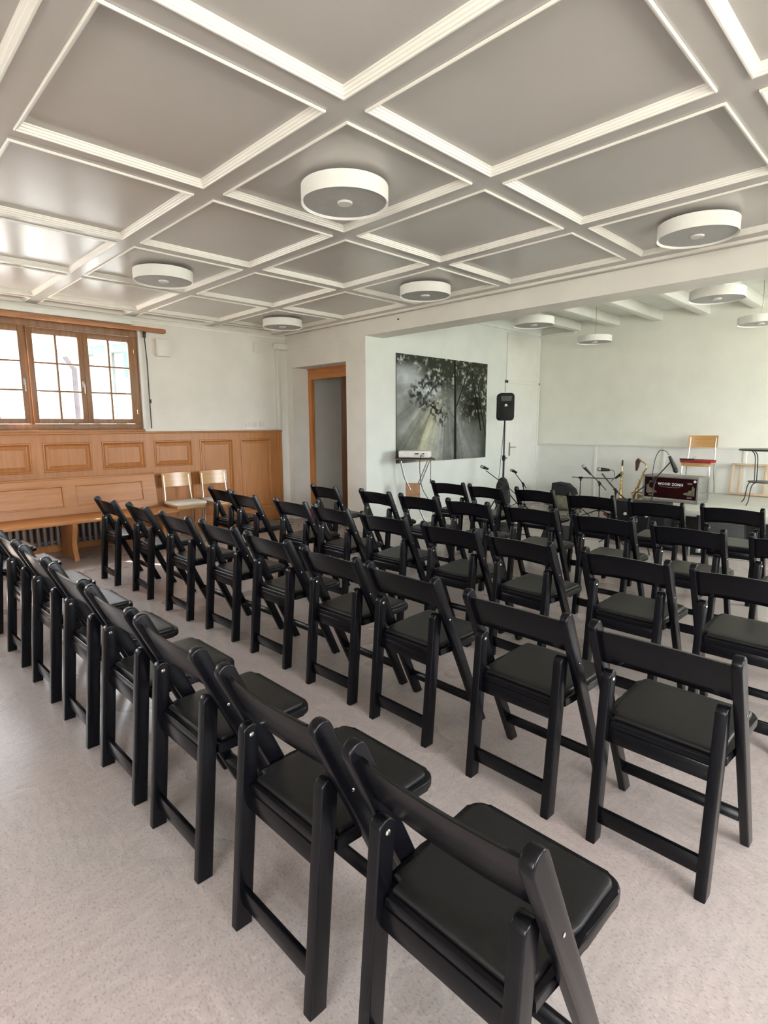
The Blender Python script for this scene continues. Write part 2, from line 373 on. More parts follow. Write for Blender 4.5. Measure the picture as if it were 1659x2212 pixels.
mo = md.build('panel_moulding', M['moulding'], cei, sharp=25); mo['label'] = 'cream stepped mouldings round every ceiling panel'
# bead along the beam and cornice along the window wall
b = MB(); b.lohi((XL, 5.03, ZC-.022), (XR, 5.055, ZC)); b.lohi((XL, YR, ZC-.03), (XL+.035, YB, ZC)); b.lohi((XL, YR, ZC-.055), (XL+.015, YB, ZC-.03))
struct('trim_1', b, M['moulding'], label='cream bead and cornice at the edge of the coffered ceiling', cat='trim')
# beam between hall and stage bay
b = MB(); b.lohi((XL, YB-.004, 2.648), (XR, YB+.33, 3.3)); struct('trim_2', b, M['wall'], label='wide cream-painted beam between hall and stage bay', cat='beam')
# small ledge lines above the niche
b = MB(); b.lohi((-7.30, YB-.010, 2.632), (XA+.002, YB-.004, 2.648)); b.lohi((XA-.40, YB-.006, 2.352), (XA+.004, YB, 2.362))
struct('trim_3', b, M['wall'])
# bay ceiling and joists
c_ = MB(); c_.lohi((XL, YB+.33, ZA), (XR+.2, YE+.2, ZA+.1)); struct('ceiling_alcove', c_, M['white_paint'], label='white boarded ceiling of the stage bay between the joists', cat='ceiling')
for k in range(12):
    xr_ = -4.83+.68*k
    if xr_-.13 > XR: break
    j = MB(); j.lohi((xr_-.13, YB+.33, ZJ), (xr_, YE, ZA), .006)
    o = struct('trim_%d' % (10+k), j, M['white_paint'], label='white ceiling joist of the stage bay, %s from the picture wall' % ('first second third fourth fifth sixth seventh eighth ninth tenth eleventh twelfth'.split()[k]), cat='joist')
b = MB(); b.lohi((XA, YE-.06, ZJ-.03), (XA+.7, YE, ZJ+.0)); b.lohi((XA, YB+.33, ZJ-.02), (XA+.03, YE, ZJ+.02))
struct('trim_4', b, M['white_paint'])
# back wall dado: rail, boards, posts
b = MB(); b.lohi((XA, YE-.022, 0), (XR, YE, 1.085)); b.lohi((XA, YE-.04, 1.105), (XR, YE, 1.135), .004); b.lohi((XA, YE-.028, 1.085), (XR, YE, 1.105))
for z in (.30, .52, .72, .90): b.lohi((XA, YE-.026, z), (XR, YE-.02, z+.012))
for x in (-5.58, -4.44, -3.30, -2.16, -1.02, .12, 1.26): b.lohi((x-.025, YE-.032, 0), (x+.025, YE-.02, 1.09), .003)
struct('trim_5', b, M['white_paint'], label='white boarded dado with rail along the stage back wall', cat='dado')
# baseboards
b = MB(); b.lohi((XL, YB-.015, 0), (NX0, YB, .09), .003); b.lohi((NX1, YB-.015, 0), (XA+.015, YB, .05), .003)
struct('baseboard_door', b, M['white_paint'])
b = MB(); b.lohi((XA, YB, 0), (XA+.015, 8.5, .07), .003); struct('baseboard_alcove', b, M['white_paint'])
# corner pipe box with bracket
b = MB(); b.lohi((XL, 5.0, 1.42), (XL+.07, 5.06, 2.62), .012); b.lohi((XL, 4.96, 2.62), (XL+.10, YB, 2.72), .03); b.lohi((XL, 5.06, 0), (XL+.03, YB, 2.62))
struct('trim_6', b, M['wall'], label='white boxed pipe in the corner beside the oak panelling', cat='pipe box')

# ---- white door in the bay's left wall
d = sthing('door_2', 'flush white door beside the loudspeaker stand', 'door')
m_ = MB(); m_.lohi((XA, 8.56, 0), (XA+.018, 9.58, 2.20), .003); m_.build('door_leaf', M['white_paint'], d)
m_ = MB(); m_.lohi((XA, 8.50, 0), (XA+.03, 8.56, 2.25), .004); m_.lohi((XA, 9.58, 0), (XA+.03, YE-.03, 2.25), .004); m_.lohi((XA, 8.50, 2.20), (XA+.03, YE-.03, 2.26), .004)
m_.build('door_frame', M['white_paint'], d)
m_ = MB(); m_.lohi((XA, 8.53, 2.26), (XA+.02, YE-.03, 3.05), .004); m_.build('overdoor_panel', M['white_paint'], d)
m_ = MB(); m_.lohi((XA+.018, 8.65, .93), (XA+.026, 8.69, 1.17), .004); m_.tube([(XA+.02, 8.67, 1.085), (XA+.07, 8.67, 1.085), (XA+.075, 8.70, 1.085), (XA+.07, 8.80, 1.085)], .009, 10)
h = m_.build('handle', M['steel'], d); h['label'] = 'grey steel lever handle on long plate'

# ---- door frame in the niche
d = sthing('door_1', 'orange-brown wooden door frame in the plaster niche', 'door')
m_ = MB(); m_.lohi((NX0, YB+.30, 0), (NX0+.085, YB+.36, 2.20), .004); m_.lohi((NX0-.10, YB+.285, 2.335), (NX1, YB+.35, 2.352), .003)
m_.build('door_frame', M['doorwood'], d)
m_ = MB(); m_.lohi((NX0, YB+.30, 2.19), (NX1, YB+.36, 2.335), .004); m_.build('door_head', M['doorwood_x'], d)
m_ = MB(); m_.lohi((-6.53, YB+.34, 0), (-6.40, YB+.40, 2.185), .004)
e = m_.build('door_leaf', M['darkwood'], d); e['label'] = 'dark brown edge of the open door leaf'

# ---- oak panelling along the window wall
XW = -7.42
def panel_frame(mb, y0, y1, z0, z1, x=XW, t=.03, inner=.05):
    """a raised-and-fielded panel in the plane x: cove moulding then raised centre"""
    rings = []
    for u, dx in ((0, 0), (.006, .010), (.018, .012), (.022, .002), (.034, -.012), (.040, -.014), (.070, -.004), (.074, .0)):
        rings.append([mb.bm.verts.new((x+dx, y, z)) for y, z in ((y0+u, z0+u), (y1-u, z0+u), (y1-u, z1-u), (y0+u, z1-u))])
    for r0, r1 in zip(rings, rings[1:]):
        for k in range(4): mb.bm.faces.new((r0[k], r0[(k+1) % 4], r1[(k+1) % 4], r1[k]))
    mb.bm.faces.new(rings[-1])
wp = thing('wall_panelling', 'honey-coloured oak panelling along the window wall, behind bench and wooden chairs', 'panelling', (0, 0, 0))
st, pn = MB(), MB()
ys = [(1.76+.647*k, 2.29+.647*k) for k in range(-6, 5)]
ys[-1] = (4.34, 4.87); ys[-2] = (3.695, 4.215)
prev = YR
for i, (a, b_) in enumerate(ys):
    tall = i >= len(ys)-2
    st.lohi((XL, prev, 0), (XW, a, 1.385)); prev = b_
    zt = 1.29
    st.lohi((XL, a, zt), (XW, b_, 1.385))
    if tall:
        st.lohi((XL, a, 0), (XW, b_, .21)); panel_frame(pn, a, b_, .21, zt)
    else:
        st.lohi((XL, a, 0), (XW, b_, .14)); st.lohi((XL, a, .84), (XW, b_, .945))
        panel_frame(pn, a, b_, .945, zt); panel_frame(pn, a, b_, .14, .84)
st.lohi((XL, prev, 0), (XW, 5.06, 1.385)); st.lohi((XL, 5.02, 0), (XW+.02, 5.06, 1.385), .003)
st.lohi((XL, YR, 0), (XW+.012, 5.06, .12), .003)
st.build('frame', M['oak'], wp); pn.build('panels', M['oak'], wp, sharp=20)
cp = MB(); cp.lohi((XL, YR, 1.385), (XW+.035, 5.065, 1.41), .008); cp.build('cap_rail', M['oak_y'], wp)
sl = MB(); sl.lohi((XL, WY1, 1.41), (XL+.035, 5.0, 1.432), .006); struct('trim_7', sl, M['white_paint'], label='thin white ledge on top of the oak panelling', cat='ledge')

# ---- window: wooden frame, casements with glazing bars
win = sthing('window_1', 'wooden casement window with small panes in the left wall', 'window')
XG = -7.52
fr = MB()
fr.lohi((XG-.05, WY0, WZ0), (XG+.04, WY1, 1.51), .004); fr.lohi((XG-.05, WY0, 2.60), (XG+.04, WY1, WZ1), .004)
fr.lohi((XG-.05, WY0, 1.51), (XG+.04, WY0+.07, 2.60), .004); fr.lohi((XG-.05, 2.885, 1.51), (XG+.04, WY1, 2.60), .004)
fr.lohi((XG-.05, 1.685, 1.51), (XG+.02, 1.735, 2.60), .004)
fr.build('window_frame', M['pine'], win)
sill = MB(); sill.lohi((XG-.05, WY0-.05, 1.405), (XL+.06, WY1, 1.44), .006); sill.build('window_sill', M['pine_y'], win)
def casement(hy, sgn, wd, ang, ncol, handle):
    """one casement hinged at y=hy; local y runs from the hinge"""
    root = bpy.data.objects.new('casement', None); C.objects.link(root); root.parent = win
    root.location = (XG+.045, hy, 0); root.rotation_euler = (0, 0, ang)
    z0, z1, s_ = 1.512, 2.595, .058
    q = MB()
    def L(a, b_, za, zb, x0=-.045, x1=0.0): q.lohi((x0, min(sgn*a, sgn*b_), za), (x1, max(sgn*a, sgn*b_), zb), .005)
    L(0, s_, z0, z1); L(wd-s_, wd, z0, z1); L(s_, wd-s_, z0, z0+s_); L(s_, wd-s_, z1-s_-.012, z1)
    q.build('casement_frame', M['pine'], root)
    q = MB()
    for k in range(1, ncol):
        y = s_+(wd-2*s_)*k/ncol; L(y-.012, y+.012, z0+s_, z1-s_-.012, -.038, -.006)
    H_ = (z1-.012-z0-2*s_)
    for k in (1, 2):
        z = z0+s_+H_*k/3; L(s_, wd-s_, z-.010, z+.010, -.037, -.007)
    q.build('glazing_bars', M['pine'], root)
    q = MB(); L(s_-.005, wd-s_+.005, z0+s_-.005, z1-s_+.005, -.026, -.022); q.build('pane', M['glass'], root)
    if handle:
        q = MB(); y = sgn*(wd-.03); q.box((.006, y, 1.98), (.012, .022, .07), .003); q.tube([(.01, y, 1.98), (.04, y, 1.98), (.045, y, 1.90), (.043, y, 1.87)], .007, 8)
        q.build('handle', M['steel'], root)
casement(2.89, -1, .585, 0, 2, False)
casement(1.72, 1, .585, 0, 2, True)
casement(0.47, 1, .60, 0, 2, False)
casement(1.08, 1, .60, -math.radians(7), 2, True)
# hinges on the visible jamb
q = MB()
for z in (1.66, 2.42): q.lathe([(0, -.03), (.006, -.028), (.006, .028), (0, .03)], 10, T(XG+.05, 2.895, z))
q.build('hinge', M['brass'], win)
# reveal lining on the right of the window
q = MB(); q.lohi((XG-.02, WY1, WZ0), (XL+.012, WY1+.045, WZ1), .012); q.build('reveal_lining', M['white_paint'], win)
# neighbouring window, mostly out of frame: mullion frame only
win2 = sthing('window_2', 'second wooden window further along the left wall', 'window')
q = MB(); q.lohi((XG-.05, UY0, WZ0), (XG+.04, UY1, 1.52)); q.lohi((XG-.05, UY0, 2.60), (XG+.04, UY1, WZ1))
for y in (UY0, -1.33, -.62, UY1-.08): q.lohi((XG-.05, y, 1.5), (XG+.04, y+.08, 2.61))
q.build('window_frame', M['pine'], win2)
# other windows of the room (behind / right of the camera)
win3 = sthing('window_3', 'wooden window in the right-hand wall', 'window')
q = MB()
for y in (-1.15, 0.31, 1.81, 3.27): q.lohi((XR+.02, y, 1.1), (XR+.08, y+.08, 2.4))
for z in (1.1, 2.32): q.lohi((XR+.02, -1.15, z), (XR+.08, 3.35, z+.08))
q.build('window_frame', M['pine'], win3)
win4 = sthing('window_4', 'wooden window in the rear wall', 'window')
q = MB()
for x in (-.60, .41, 1.42): q.lohi((x, YR-.08, 1.1), (x+.08, YR-.02, 2.4))
for z in (1.1, 2.32): q.lohi((-.60, YR-.08, z), (1.50, YR-.02, z+.08))
q.build('window_frame', M['pine'], win4)
win5 = sthing('window_5', 'window at the end of the stage bay', 'window')
q = MB()
for y in (6.05, 7.36, 8.67): q.lohi((XR+.02, y, 1.1), (XR+.08, y+.08, 2.7))
for z in (1.1, 2.62): q.lohi((XR+.02, 6.05, z), (XR+.08, 8.75, z+.08))
q.build('window_frame', M['white_paint'], win5)

# ================================================================ THINGS ON THE WINDOW WALL
q = MB(); q.lohi((XL+.05, -2.4, 2.665), (XL+.13, 3.27, 2.712), .006); q.lohi((XL+.05, -2.4, 2.712), (XL+.062, 3.27, 2.725))
t = thing('curtain_rail', 'long wooden curtain rail above the casement window', 'curtain rail', (0, 0, 0))
q.build('rail', M['pine_y'], t)
q = MB()
for y in (-1.5, .2, 1.6, 3.0): q.lohi((XL, y, 2.67), (XL+.055, y+.03, 2.70))
q.build('bracket', M['pine'], t)
q = MB(); q.lohi((XL, -2.4, 2.73), (XL+.10, 2.86, 2.80), .006); tag(q.build('blind_box', M['white_paint'], None), 'pale roller blind box between curtain rail and ceiling', 'blind')
t = thing('curtain_rod', 'thin dark rod hanging beside the window from the curtain rail', 'rod', (0, 0, 0))
q = MB(); q.tube([(XL+.04, 3.02, 2.66), (XL+.04, 3.035, 2.3), (XL+.035, 3.04, 1.45)], .007, 8); q.build('rod', M['blackmetal'], t)
q = MB(); q.box((XL+.045, 3.02, 2.63), (.03, .035, .07), .005); q.build('top_bracket', M['blackmetal'], t)
q = MB(); q.box((XL+.038, 3.045, 1.80), (.022, .026, .05), .005); q.build('clip', M['blackmetal'], t)
def wall_speaker(y0, y1, z0, z1, dx, label):
    t = thing('wall_speaker', label, 'speaker', (XL, (y0+y1)/2, z0))
    w_, h_ = y1-y0, z1-z0
    q = MB(); q.lohi((0, -w_/2, 0), (dx, w_/2, h_), .008); q.build('housing', M['wall'], t)
    q = MB(); q.lohi((dx-.002, -w_/2+.012, .012), (dx+.006, w_/2-.012, h_-.012), .003); q.build('cover', M['whiteplastic'], t)
wall_speaker(3.16, 3.35, 2.38, 2.60, .075, 'cream box speaker on the wall right of the window')
wall_speaker(4.63, 4.76, 2.56, 2.71, .02, 'small cream square cover on the wall near the corner')
for i, (y, lab) in enumerate(((4.50, 'white wall socket above the oak panelling, left one of three'), (4.61, 'white wall socket above the oak panelling, middle of three'), (4.73, 'white light switch above the oak panelling, right one of three'))):
    t = thing('wall_socket', lab, 'socket', (XL, y, 1.50))
    q = MB(); q.box((.008, 0, 0), (.016, .08, .08), .004); q.build('plate', M['whiteplastic'], t)
    q = MB(); q.lathe([(0, 0), (.02, 0), (.02, .004), (0, .004)], 16, T(.016, 0, 0) @ R(PI/2, 'Y')); q.build('insert', M['cap'], t)

# ---- long oak bench
bench = thing('bench', 'long oak bench with panelled back below the window', 'bench', (-6.95, 1.0, 0))
def bl(x, y): return (x+6.95, y-1.0)
q = MB(); q.lohi((-.27, -3.4, .425), (.31, 2.0, .455), .008); q.build('seat', M['oak_y'], bench)
# slightly reclined back: frame with sunk panels
bk = bpy.data.objects.new('backrest', None); C.objects.link(bk); bk.parent = bench
bk.location = (-.27, 0, .455); bk.rotation_euler = (0, -math.radians(10), 0)
q = MB(); y0b, y1b = -3.4, 1.98
pans = [(-2.35+1.05*k*1.0-.0, -1.42+1.05*k) for k in range(0, 4)]
pans = [(-3.05, -1.95), (-1.82, -.72), (-.56, .98-.08), (1.03, 1.82)]
prev = y0b
pn = MB()
for a, b_ in pans:
    q.lohi((-.03, prev, 0), (0, a, .42)); prev = b_
    q.lohi((-.03, a, 0), (0, b_, .09)); q.lohi((-.03, a, .345), (0, b_, .42))
    rings = []
    for u, dx in ((0, 0), (.004, .006), (.014, .006), (.02, -.010), (.055, -.010), (.06, -.010)):
        rings.append([pn.bm.verts.new((dx, y, z)) for y, z in ((a+u, .09+u), (b_-u, .09+u), (b_-u, .345-u), (a+u, .345-u))])
    for r0, r1 in zip(rings, rings[1:]):
        for k in range(4): pn.bm.faces.new((r0[k], r0[(k+1) % 4], r1[(k+1) % 4], r1[k]))
    pn.bm.faces.new(rings[-1])
q.lohi((-.03, prev, 0), (0, y1b, .42)); q.lohi((-.035, y0b, .415), (.012, y1b, .435), .006)
q.build('back_frame', M['oak_y'], bk); pn.build('back_panel', M['oak_y'], bk, sharp=20)
def bench_leg(y):
    pts = [(.27, .425), (.27, .38), (.235, .33), (.20, .25), (.185, .17), (.20, .10), (.235, .05), (.24, 0), (.15, 0), (.12, .03), (-.10, .03), (-.12, 0), (-.22, 0), (-.22, .425)]
    q = MB(); q.prism([(p[0], p[1]) for p in pts], y-.025, y+.025, Matrix(((1, 0, 0, 0), (0, 0, 1, 0), (0, 1, 0, 0), (0, 0, 0, 1))), .004)
    q.build('leg', M['oak'], bench)
for y in (-3.2, -1.2, .83, 1.85): bench_leg(y)
# radiator under the bench
rad = thing('radiator', 'grey-brown ribbed radiator under the oak bench', 'radiator', (-7.30, 1.6, 0))
for k in range(34):
    q = MB(); y = -1.45+.068*k
    q.lohi((-.05, y, .10), (.05, y+.038, .385), .014); q.build('section', M['radiator'], rad)
q = MB(); q.tube([(0, -1.5, .14), (0, .9, .14)], .018, 10); q.tube([(0, -1.5, .34), (0, .9, .34)], .018, 10)
for y in (-1.3, .7): q.lohi((-.03, y, 0), (.03, y+.03, .12))
q.build('pipe', M['radiator'], rad)

# ================================================================ SCHOOL CHAIR (beech and tube)
def school_chair(label, cushion, loc, rz, tube, group=None):
    """faces +Y, origin at floor centre"""
    t = thing('wooden_chair', label, 'chair', loc, rz, group)
    q = MB(); q.prism([(-.195, -.18), (.195, -.18), (.205, -.1), (.205, .15), (.19, .19), (-.19, .19), (-.205, .15), (-.205, -.1)], .462, .478, None, .004); q.build('seat', M['ply'], t)
    q = MB(); q.lohi((-.19, .155, .425), (.19, .175, .462), .003); q.build('seat_rail', M['ply'], t)
    # curved backrest board
    q = MB(); n = 12; rows = []
    for k in range(n+1):
        u = -1+2*k/n; x = .2*u; y = -.205-.018*(1-u*u)+.0
        rows.append([(x, y-.011+(.035 if False else 0), .69), (x, y-.03, .87), (x, y-.018, .87), (x, y+.001, .69)])
    vs_ = [[q.bm.verts.new(p) for p in r] for r in rows]
    for a, b_ in zip(vs_, vs_[1:]):
        for k in range(4): q.bm.faces.new((a[k], a[(k+1) % 4], b_[(k+1) % 4], b_[k]))
    q.bm.faces.new(vs_[0]); q.bm.faces.new(vs_[-1][::-1])
    q.build('backrest', M['ply'], t)
    for sx_ in (-1, 1):
        q = MB(); q.tube([(sx_*.20, -.25, 0), (sx_*.185, -.19, .42), (sx_*.175, -.205, .62), (sx_*.17, -.232, .84)], .011, 10, 4); q.build('leg', tube, t)
        q = MB(); q.tube([(sx_*.19, .17, 0), (sx_*.18, .165, .41), (sx_*.18, .15, .448), (sx_*.18, .10, .452), (sx_*.185, -.19, .452)], .011, 10, 3); q.build('leg', tube, t)
        q = MB(); q.lathe([(0, 0), (.014, 0), (.014, .02), (0, .02)], 10, T(sx_*.19, .17, 0)); q.build('foot_cap', M['chrome'], t)
    if cushion:
        q = MB(); q.prism([(-.205, -.18), (.205, -.18), (.215, -.1), (.215, .17), (.195, .205), (-.195, .205), (-.215, .17), (-.215, -.1)], .479, .514, None, .014, 3)
        q.build('cushion', cushion, t)
    return t
school_chair('beech and steel chair with white cushion, nearer the oak bench', M['cream'], (-6.985, 3.24, 0), -PI/2, M['chrome'], 'beech chairs at the oak panelling')
school_chair('beech and steel chair with white cushion, on the side away from the oak bench', M['cream'], (-6.985, 3.77, 0), -PI/2, M['chrome'], 'beech chairs at the oak panelling')

# ================================================================ CEILING LAMPS
def drum_lamp(x, y, zb, label, group, cord_to=None, D=.505, H_=.092):
    r = D/2
    t = thing('ceiling_lamp', label, 'lamp', (x, y, zb), 0, group)
    q = MB(); q.lathe([(r-.012, .012), (r, 0), (r, H_), (r-.01, H_), (0, H_)], 64, None, False); q.build('lamp_shade', M['shade'], t)
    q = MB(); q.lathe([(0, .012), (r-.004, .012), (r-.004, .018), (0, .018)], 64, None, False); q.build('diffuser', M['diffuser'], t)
    q = MB(); q.lathe([(0, .001), (.040, .001), (.044, .006), (.044, .012), (0, .012)], 32, None, False); q.build('centre_cap', M['cap'], t)
    q = MB()
    if cord_to: q.tube([(0, 0, H_), (.01, 0, (H_+cord_to-zb)/2), (0, 0, cord_to-zb)], .004, 6, 3); q.build('cord', M['steel'], t)
    else: q.lathe([(.12, H_), (.12, ZP-zb)], 24); q.build('ceiling_mount', M['whiteplastic'], t)
    return t
g1, g2 = 'flush drum lamps on the coffered ceiling', 'pendant drum lamps in the stage bay'
drum_lamp(-2.644, 2.296, 2.75, 'white drum ceiling lamp with grey underside, the nearest and largest in view', g1)
drum_lamp(-5.125, 2.296, 2.75, 'white drum ceiling lamp over the left part, nearest the casement window', g1)
drum_lamp(-1.40, 4.42, 2.75, 'white drum ceiling lamp at the right, close to the beam', g1)
drum_lamp(-3.884, 4.42, 2.75, 'white drum ceiling lamp close to the beam, in the middle of the row along it', g1)
drum_lamp(-6.37, 4.42, 2.75, 'white drum ceiling lamp close to the beam, in front of the door niche', g1)
drum_lamp(-3.95, 6.6, 2.73, 'white pendant drum lamp behind the beam, above the forest picture corner', g2, ZA)
drum_lamp(-4.08, 8.6, 2.73, 'small-looking white pendant drum lamp hanging on a cord before the stage wall', g2, ZA)
drum_lamp(-1.86, 6.6, 2.73, 'white pendant drum lamp just behind the beam at the right', g2, ZA)
drum_lamp(-1.9, 8.6, 2.73, 'white pendant drum lamp cut by the right edge of the photo', g2, ZA)
q = MB(); q.lathe([(0, 0), (.008, .002), (.009, .018), (0, .022)], 10, T(-5.0, YB-.004, 2.775) @ R(PI/2, 'X')); tag(q.build('wall_hook', M['blackmetal']), 'tiny dark hook on the face of the cream beam', 'hook')

# ================================================================ BLACK FOLDING CHAIR
# local frame: origin on the floor, rear feet at y=-.20, faces +Y
YO = -.20
def post_c(z): return YO+.392-.462*z      # centre line of front leg / back post
def leg_c(z): return YO+.022+.085*z        # centre line of rear leg
YZ = lambda x0: Matrix(((0, 0, 1, x0), (1, 0, 0, 0), (0, 1, 0, 0), (0, 0, 0, 1)))   # (a,b,c)->(c+x0,a,b)
def bar_profile(c, z0, z1, half, rtop, taper=0):
    """outline in (y,z) of a bar along centre line c with a rounded top"""
    dy = c(z1)-c(z0); dz = z1-z0; L = math.hypot(dy, dz); ux, uz = dy/L, dz/L; nx, nz = uz, -ux
    pts = []
    # flat bottom at z0
    hb = half*(1-taper)
    pts.append((c(z0)-hb/abs(nx), z0)); pts.append((c(z0)+hb/abs(nx), z0))
    ct = (c(z1)-ux*half, z1-uz*half)
    for k in range(0, 9):
        a = PI*k/8
        pts.append((ct[0]+nx*half*math.cos(a)+ux*half*math.sin(a), ct[1]+nz*half*math.cos(a)+uz*half*math.sin(a)))
    return pts
def folding_chair(label, loc, rz, group):
    t = thing('folding_chair', label, 'chair', loc, rz, group)
    P_ = M['plastic']
    for s in (-1, 1):
        q = MB(); q.prism(bar_profile(post_c, 0, .812, .028, 1, .18), -.015, .015, YZ(s*.217), .005, 3)
        o = q.build('front_leg', P_, t, 50)
        q = MB(); q.prism(bar_profile(leg_c, 0, .632, .026, 1, .0), -.0175, .0175, YZ(s*.1785), .005, 3)
        q.build('rear_leg', P_, t, 50)
        q = MB(); q.lathe([(0, 0), (.006, 0), (.0075, .002), (.005, .005), (0, .006)], 14, T(s*.1615, leg_c(.60), .60) @ R(-s*PI/2, 'Y'))
        q.build('pivot_bolt', M['chrome'], t)
        q = MB(); q.lathe([(0, 0), (.004, 0), (.0045, .001), (.003, .002), (0, .0025)], 12, T(s*.232, post_c(.60), .60) @ R(s*PI/2, 'Y')); q.build('rivet', M['chrome'], t)
    # seat frame: rim with rounded front corners
    def seat_outline(inset, y_back, y_front, hw):
        # narrow between the posts, a little wider towards the rounded front
        r_ = .045; rr2 = max(.002, r_-inset); hf = hw+.009; x1 = hf-r_; yf = y_front-r_
        if inset > r_: x1 -= inset-r_; yf -= inset-r_
        hb = hw-inset; yb = y_back+inset
        nb = .158-inset*.3
        pts = [(-nb, yb), (nb, yb), (nb+.002, y_back+.026+inset), (hb, y_back+.032+inset), (hb, y_back+.17), (hf-inset, y_back+.22)]
        for k in range(0, 9): a = PI/2*k/8; pts.append((x1+rr2*math.cos(a), yf+rr2*math.sin(a)))
        for k in range(0, 9): a = PI/2+PI/2*k/8; pts.append((-x1+rr2*math.cos(a), yf+rr2*math.sin(a)))
        pts += [(-hf+inset, y_back+.22), (-hb, y_back+.17), (-hb, y_back+.032+inset), (-nb-.002, y_back+.026+inset)]; return pts
    # slight backward fall of the seat
    tilt = T(0, 0, .462) @ R(math.radians(1.5), 'X') @ T(0, 0, -.462)
    q = MB(); q.prism(seat_outline(0, YO+.060, YO+.468, .1975), .424, .454, tilt, .007, 3); q.build('seat', P_, t)
    # cushion pad, slightly domed
    q = MB(); rings = []
    for ins, z in ((.019, .453), (.017, .458), (.018, .463), (.023, .4675), (.034, .4695), (.07, .470)):
        rings.append([q.bm.verts.new(tilt @ Vector((p[0], p[1], z))) for p in seat_outline(ins, YO+.062, YO+.466, .1975)])
    for a, b_ in zip(rings, rings[1:]):
        for k in range(len(a)): q.bm.faces.new((a[k], a[(k+1) % len(a)], b_[(k+1) % len(a)], b_[k]))
    q.bm.faces.new(rings[-1]); q.build('seat_pad', M['vinyl'], t, 40)
    # rails
    q = MB(); q.box((0, leg_c(.40)+.010, .398), (.345, .022, .054), .005, R(-.085, 'X')); q.build('rear_rail', P_, t)
    q = MB(); q.box((0, leg_c(.095), .100), (.345, .020, .060), .006); q.build('rear_stretcher', P_, t)
    q = MB(); q.box((0, post_c(.13), .13), (.412, .022, .042), .008, R(-.41, 'X')); q.build('front_stretcher', P_, t)
    # backrest slat: bowed backwards, arched top and bottom edge
    q = MB(); n = 16; m_r = 5; F_, B_ = [], []
    for k in range(n+1):
        u = -1+2*k/n; bow = .022*(1-u*u); x = .2045*u
        zb_ = .645+.018*(1-u*u); zt_ = .778+.014*(1-u*u)
        fr_, bk_ = [], []
        for mm in range(m_r+1):
            z = zb_+(zt_-zb_)*mm/m_r; y = post_c(z)-bow
            th = .0095*(.6 if mm in (0, m_r) else 1.0)
            fr_.append(q.bm.verts.new((x, y+th, z))); bk_.append(q.bm.verts.new((x, y-th, z)))
        F_.append(fr_); B_.append(bk_)
    for k in range(n):
        for mm in range(m_r):
            q.bm.faces.new((F_[k][mm], F_[k+1][mm], F_[k+1][mm+1], F_[k][mm+1])); q.bm.faces.new((B_[k][mm], B_[k][mm+1], B_[k+1][mm+1], B_[k+1][mm]))
        q.bm.faces.new((F_[k][0], B_[k][0], B_[k+1][0], F_[k+1][0])); q.bm.faces.new((F_[k][m_r], F_[k+1][m_r], B_[k+1][m_r], B_[k][m_r]))
    q.build('backrest', P_, t, 60)
    return t
ROWS = [
    ('rearmost row', .705, [-.62, -1.175, -1.775, -2.31, -2.865, -3.47, -4.11, -4.88, -5.60]),
    ('second row from the back', 1.80, [-.590, -1.125, -1.765, -2.315, -2.935, -3.555, -4.175, -4.915, -5.565]),
    ('middle row', 2.885, [-.605, -1.155, -1.785, -2.36, -3.02, -3.63, -4.21, -4.96, -5.60]),
    ('second row from the stage', 4.01, [-.605, -1.20, -1.80, -2.43, -3.05, -3.62, -4.21, -4.97]),
    ('front row by the stage', 5.20, [-1.24, -1.82, -2.46, -3.10, -3.66, -4.23]),
]
JIT = {0: [0, 0, 0, 0, 0, .5, .5, 0, 0], 1: [0, -.5, -.5, 1, 1, 1.5, 1, -2, 0], 2: [0, -.5, -2.5, 2, 3, -1, 1, -3, -2], 3: [0, 0, 0, 1, 1, 1.5, -2, -3], 4: [1, 4, 4, -1, -3, 4]}
DY = {0: [0]*9, 1: [-.01, -.015, .02, .03, .04, .04, .01, .02, -.03], 2: [0, 0, 0, .02, .04, .03, .03, 0, .08], 3: [-.02, -.01, .04, .06, .02, -.02, -.02, -.09], 4: [.02, -.07, .01, .08, -.02, 0]}
ORD = 'first second third fourth fifth sixth seventh eighth ninth'.split()
proto = None
for ri, (rn, ry, xs) in enumerate(ROWS):
    for ci, x in enumerate(xs):
        if ri == 4: lab = 'black folding chair, %s, %s from the right' % (rn, ORD[ci])
        elif ci == 0: lab = 'black folding chair at the camera-side end of the %s' % rn
        elif ci == len(xs)-1: lab = 'black folding chair at the window-wall end of the %s' % rn
        else: lab = 'black folding chair, %s, %s from its camera-side end' % (rn, ORD[ci])
        loc = (x, ry+.20+DY[ri][ci], 0); rz = math.radians(JIT[ri][ci]); grp = 'black folding chairs in rows'
        if proto is None: proto = folding_chair(lab, loc, rz, grp)
        else: dup(proto, loc, rz, lab, grp)

# ================================================================ FOREST PICTURE
def vnoise(seed):
    rnd = random.Random(seed); tab = [rnd.random() for _ in range(4096)]
    def h(i, j): return tab[(i*57+j*131+i*j*7) & 4095]
    def f_(x, y):
        i, j = math.floor(x), math.floor(y); a, b_ = x-i, y-j; a = a*a*(3-2*a); b_ = b_*b_*(3-2*b_)
        return (h(i, j)*(1-a)+h(i+1, j)*a)*(1-b_)+(h(i, j+1)*(1-a)+h(i+1, j+1)*a)*b_
    return f_
vn, vn2, vn3 = vnoise(1), vnoise(2), vnoise(3)
def sstep(a, b_, x): t_ = min(1, max(0, (x-a)/(b_-a))); return t_*t_*(3-2*t_)
LEAVES = []
rl = random.Random(5)
def near_seg(u, v, a, b_):
    ax, ay = a; bx, by = b_; t_ = max(0, min(1, ((u-ax)*(bx-ax)+(v-ay)*(by-ay))/((bx-ax)**2+(by-ay)**2)))
    return math.hypot((u-ax-(bx-ax)*t_), (v-ay-(by-ay)*t_)), t_
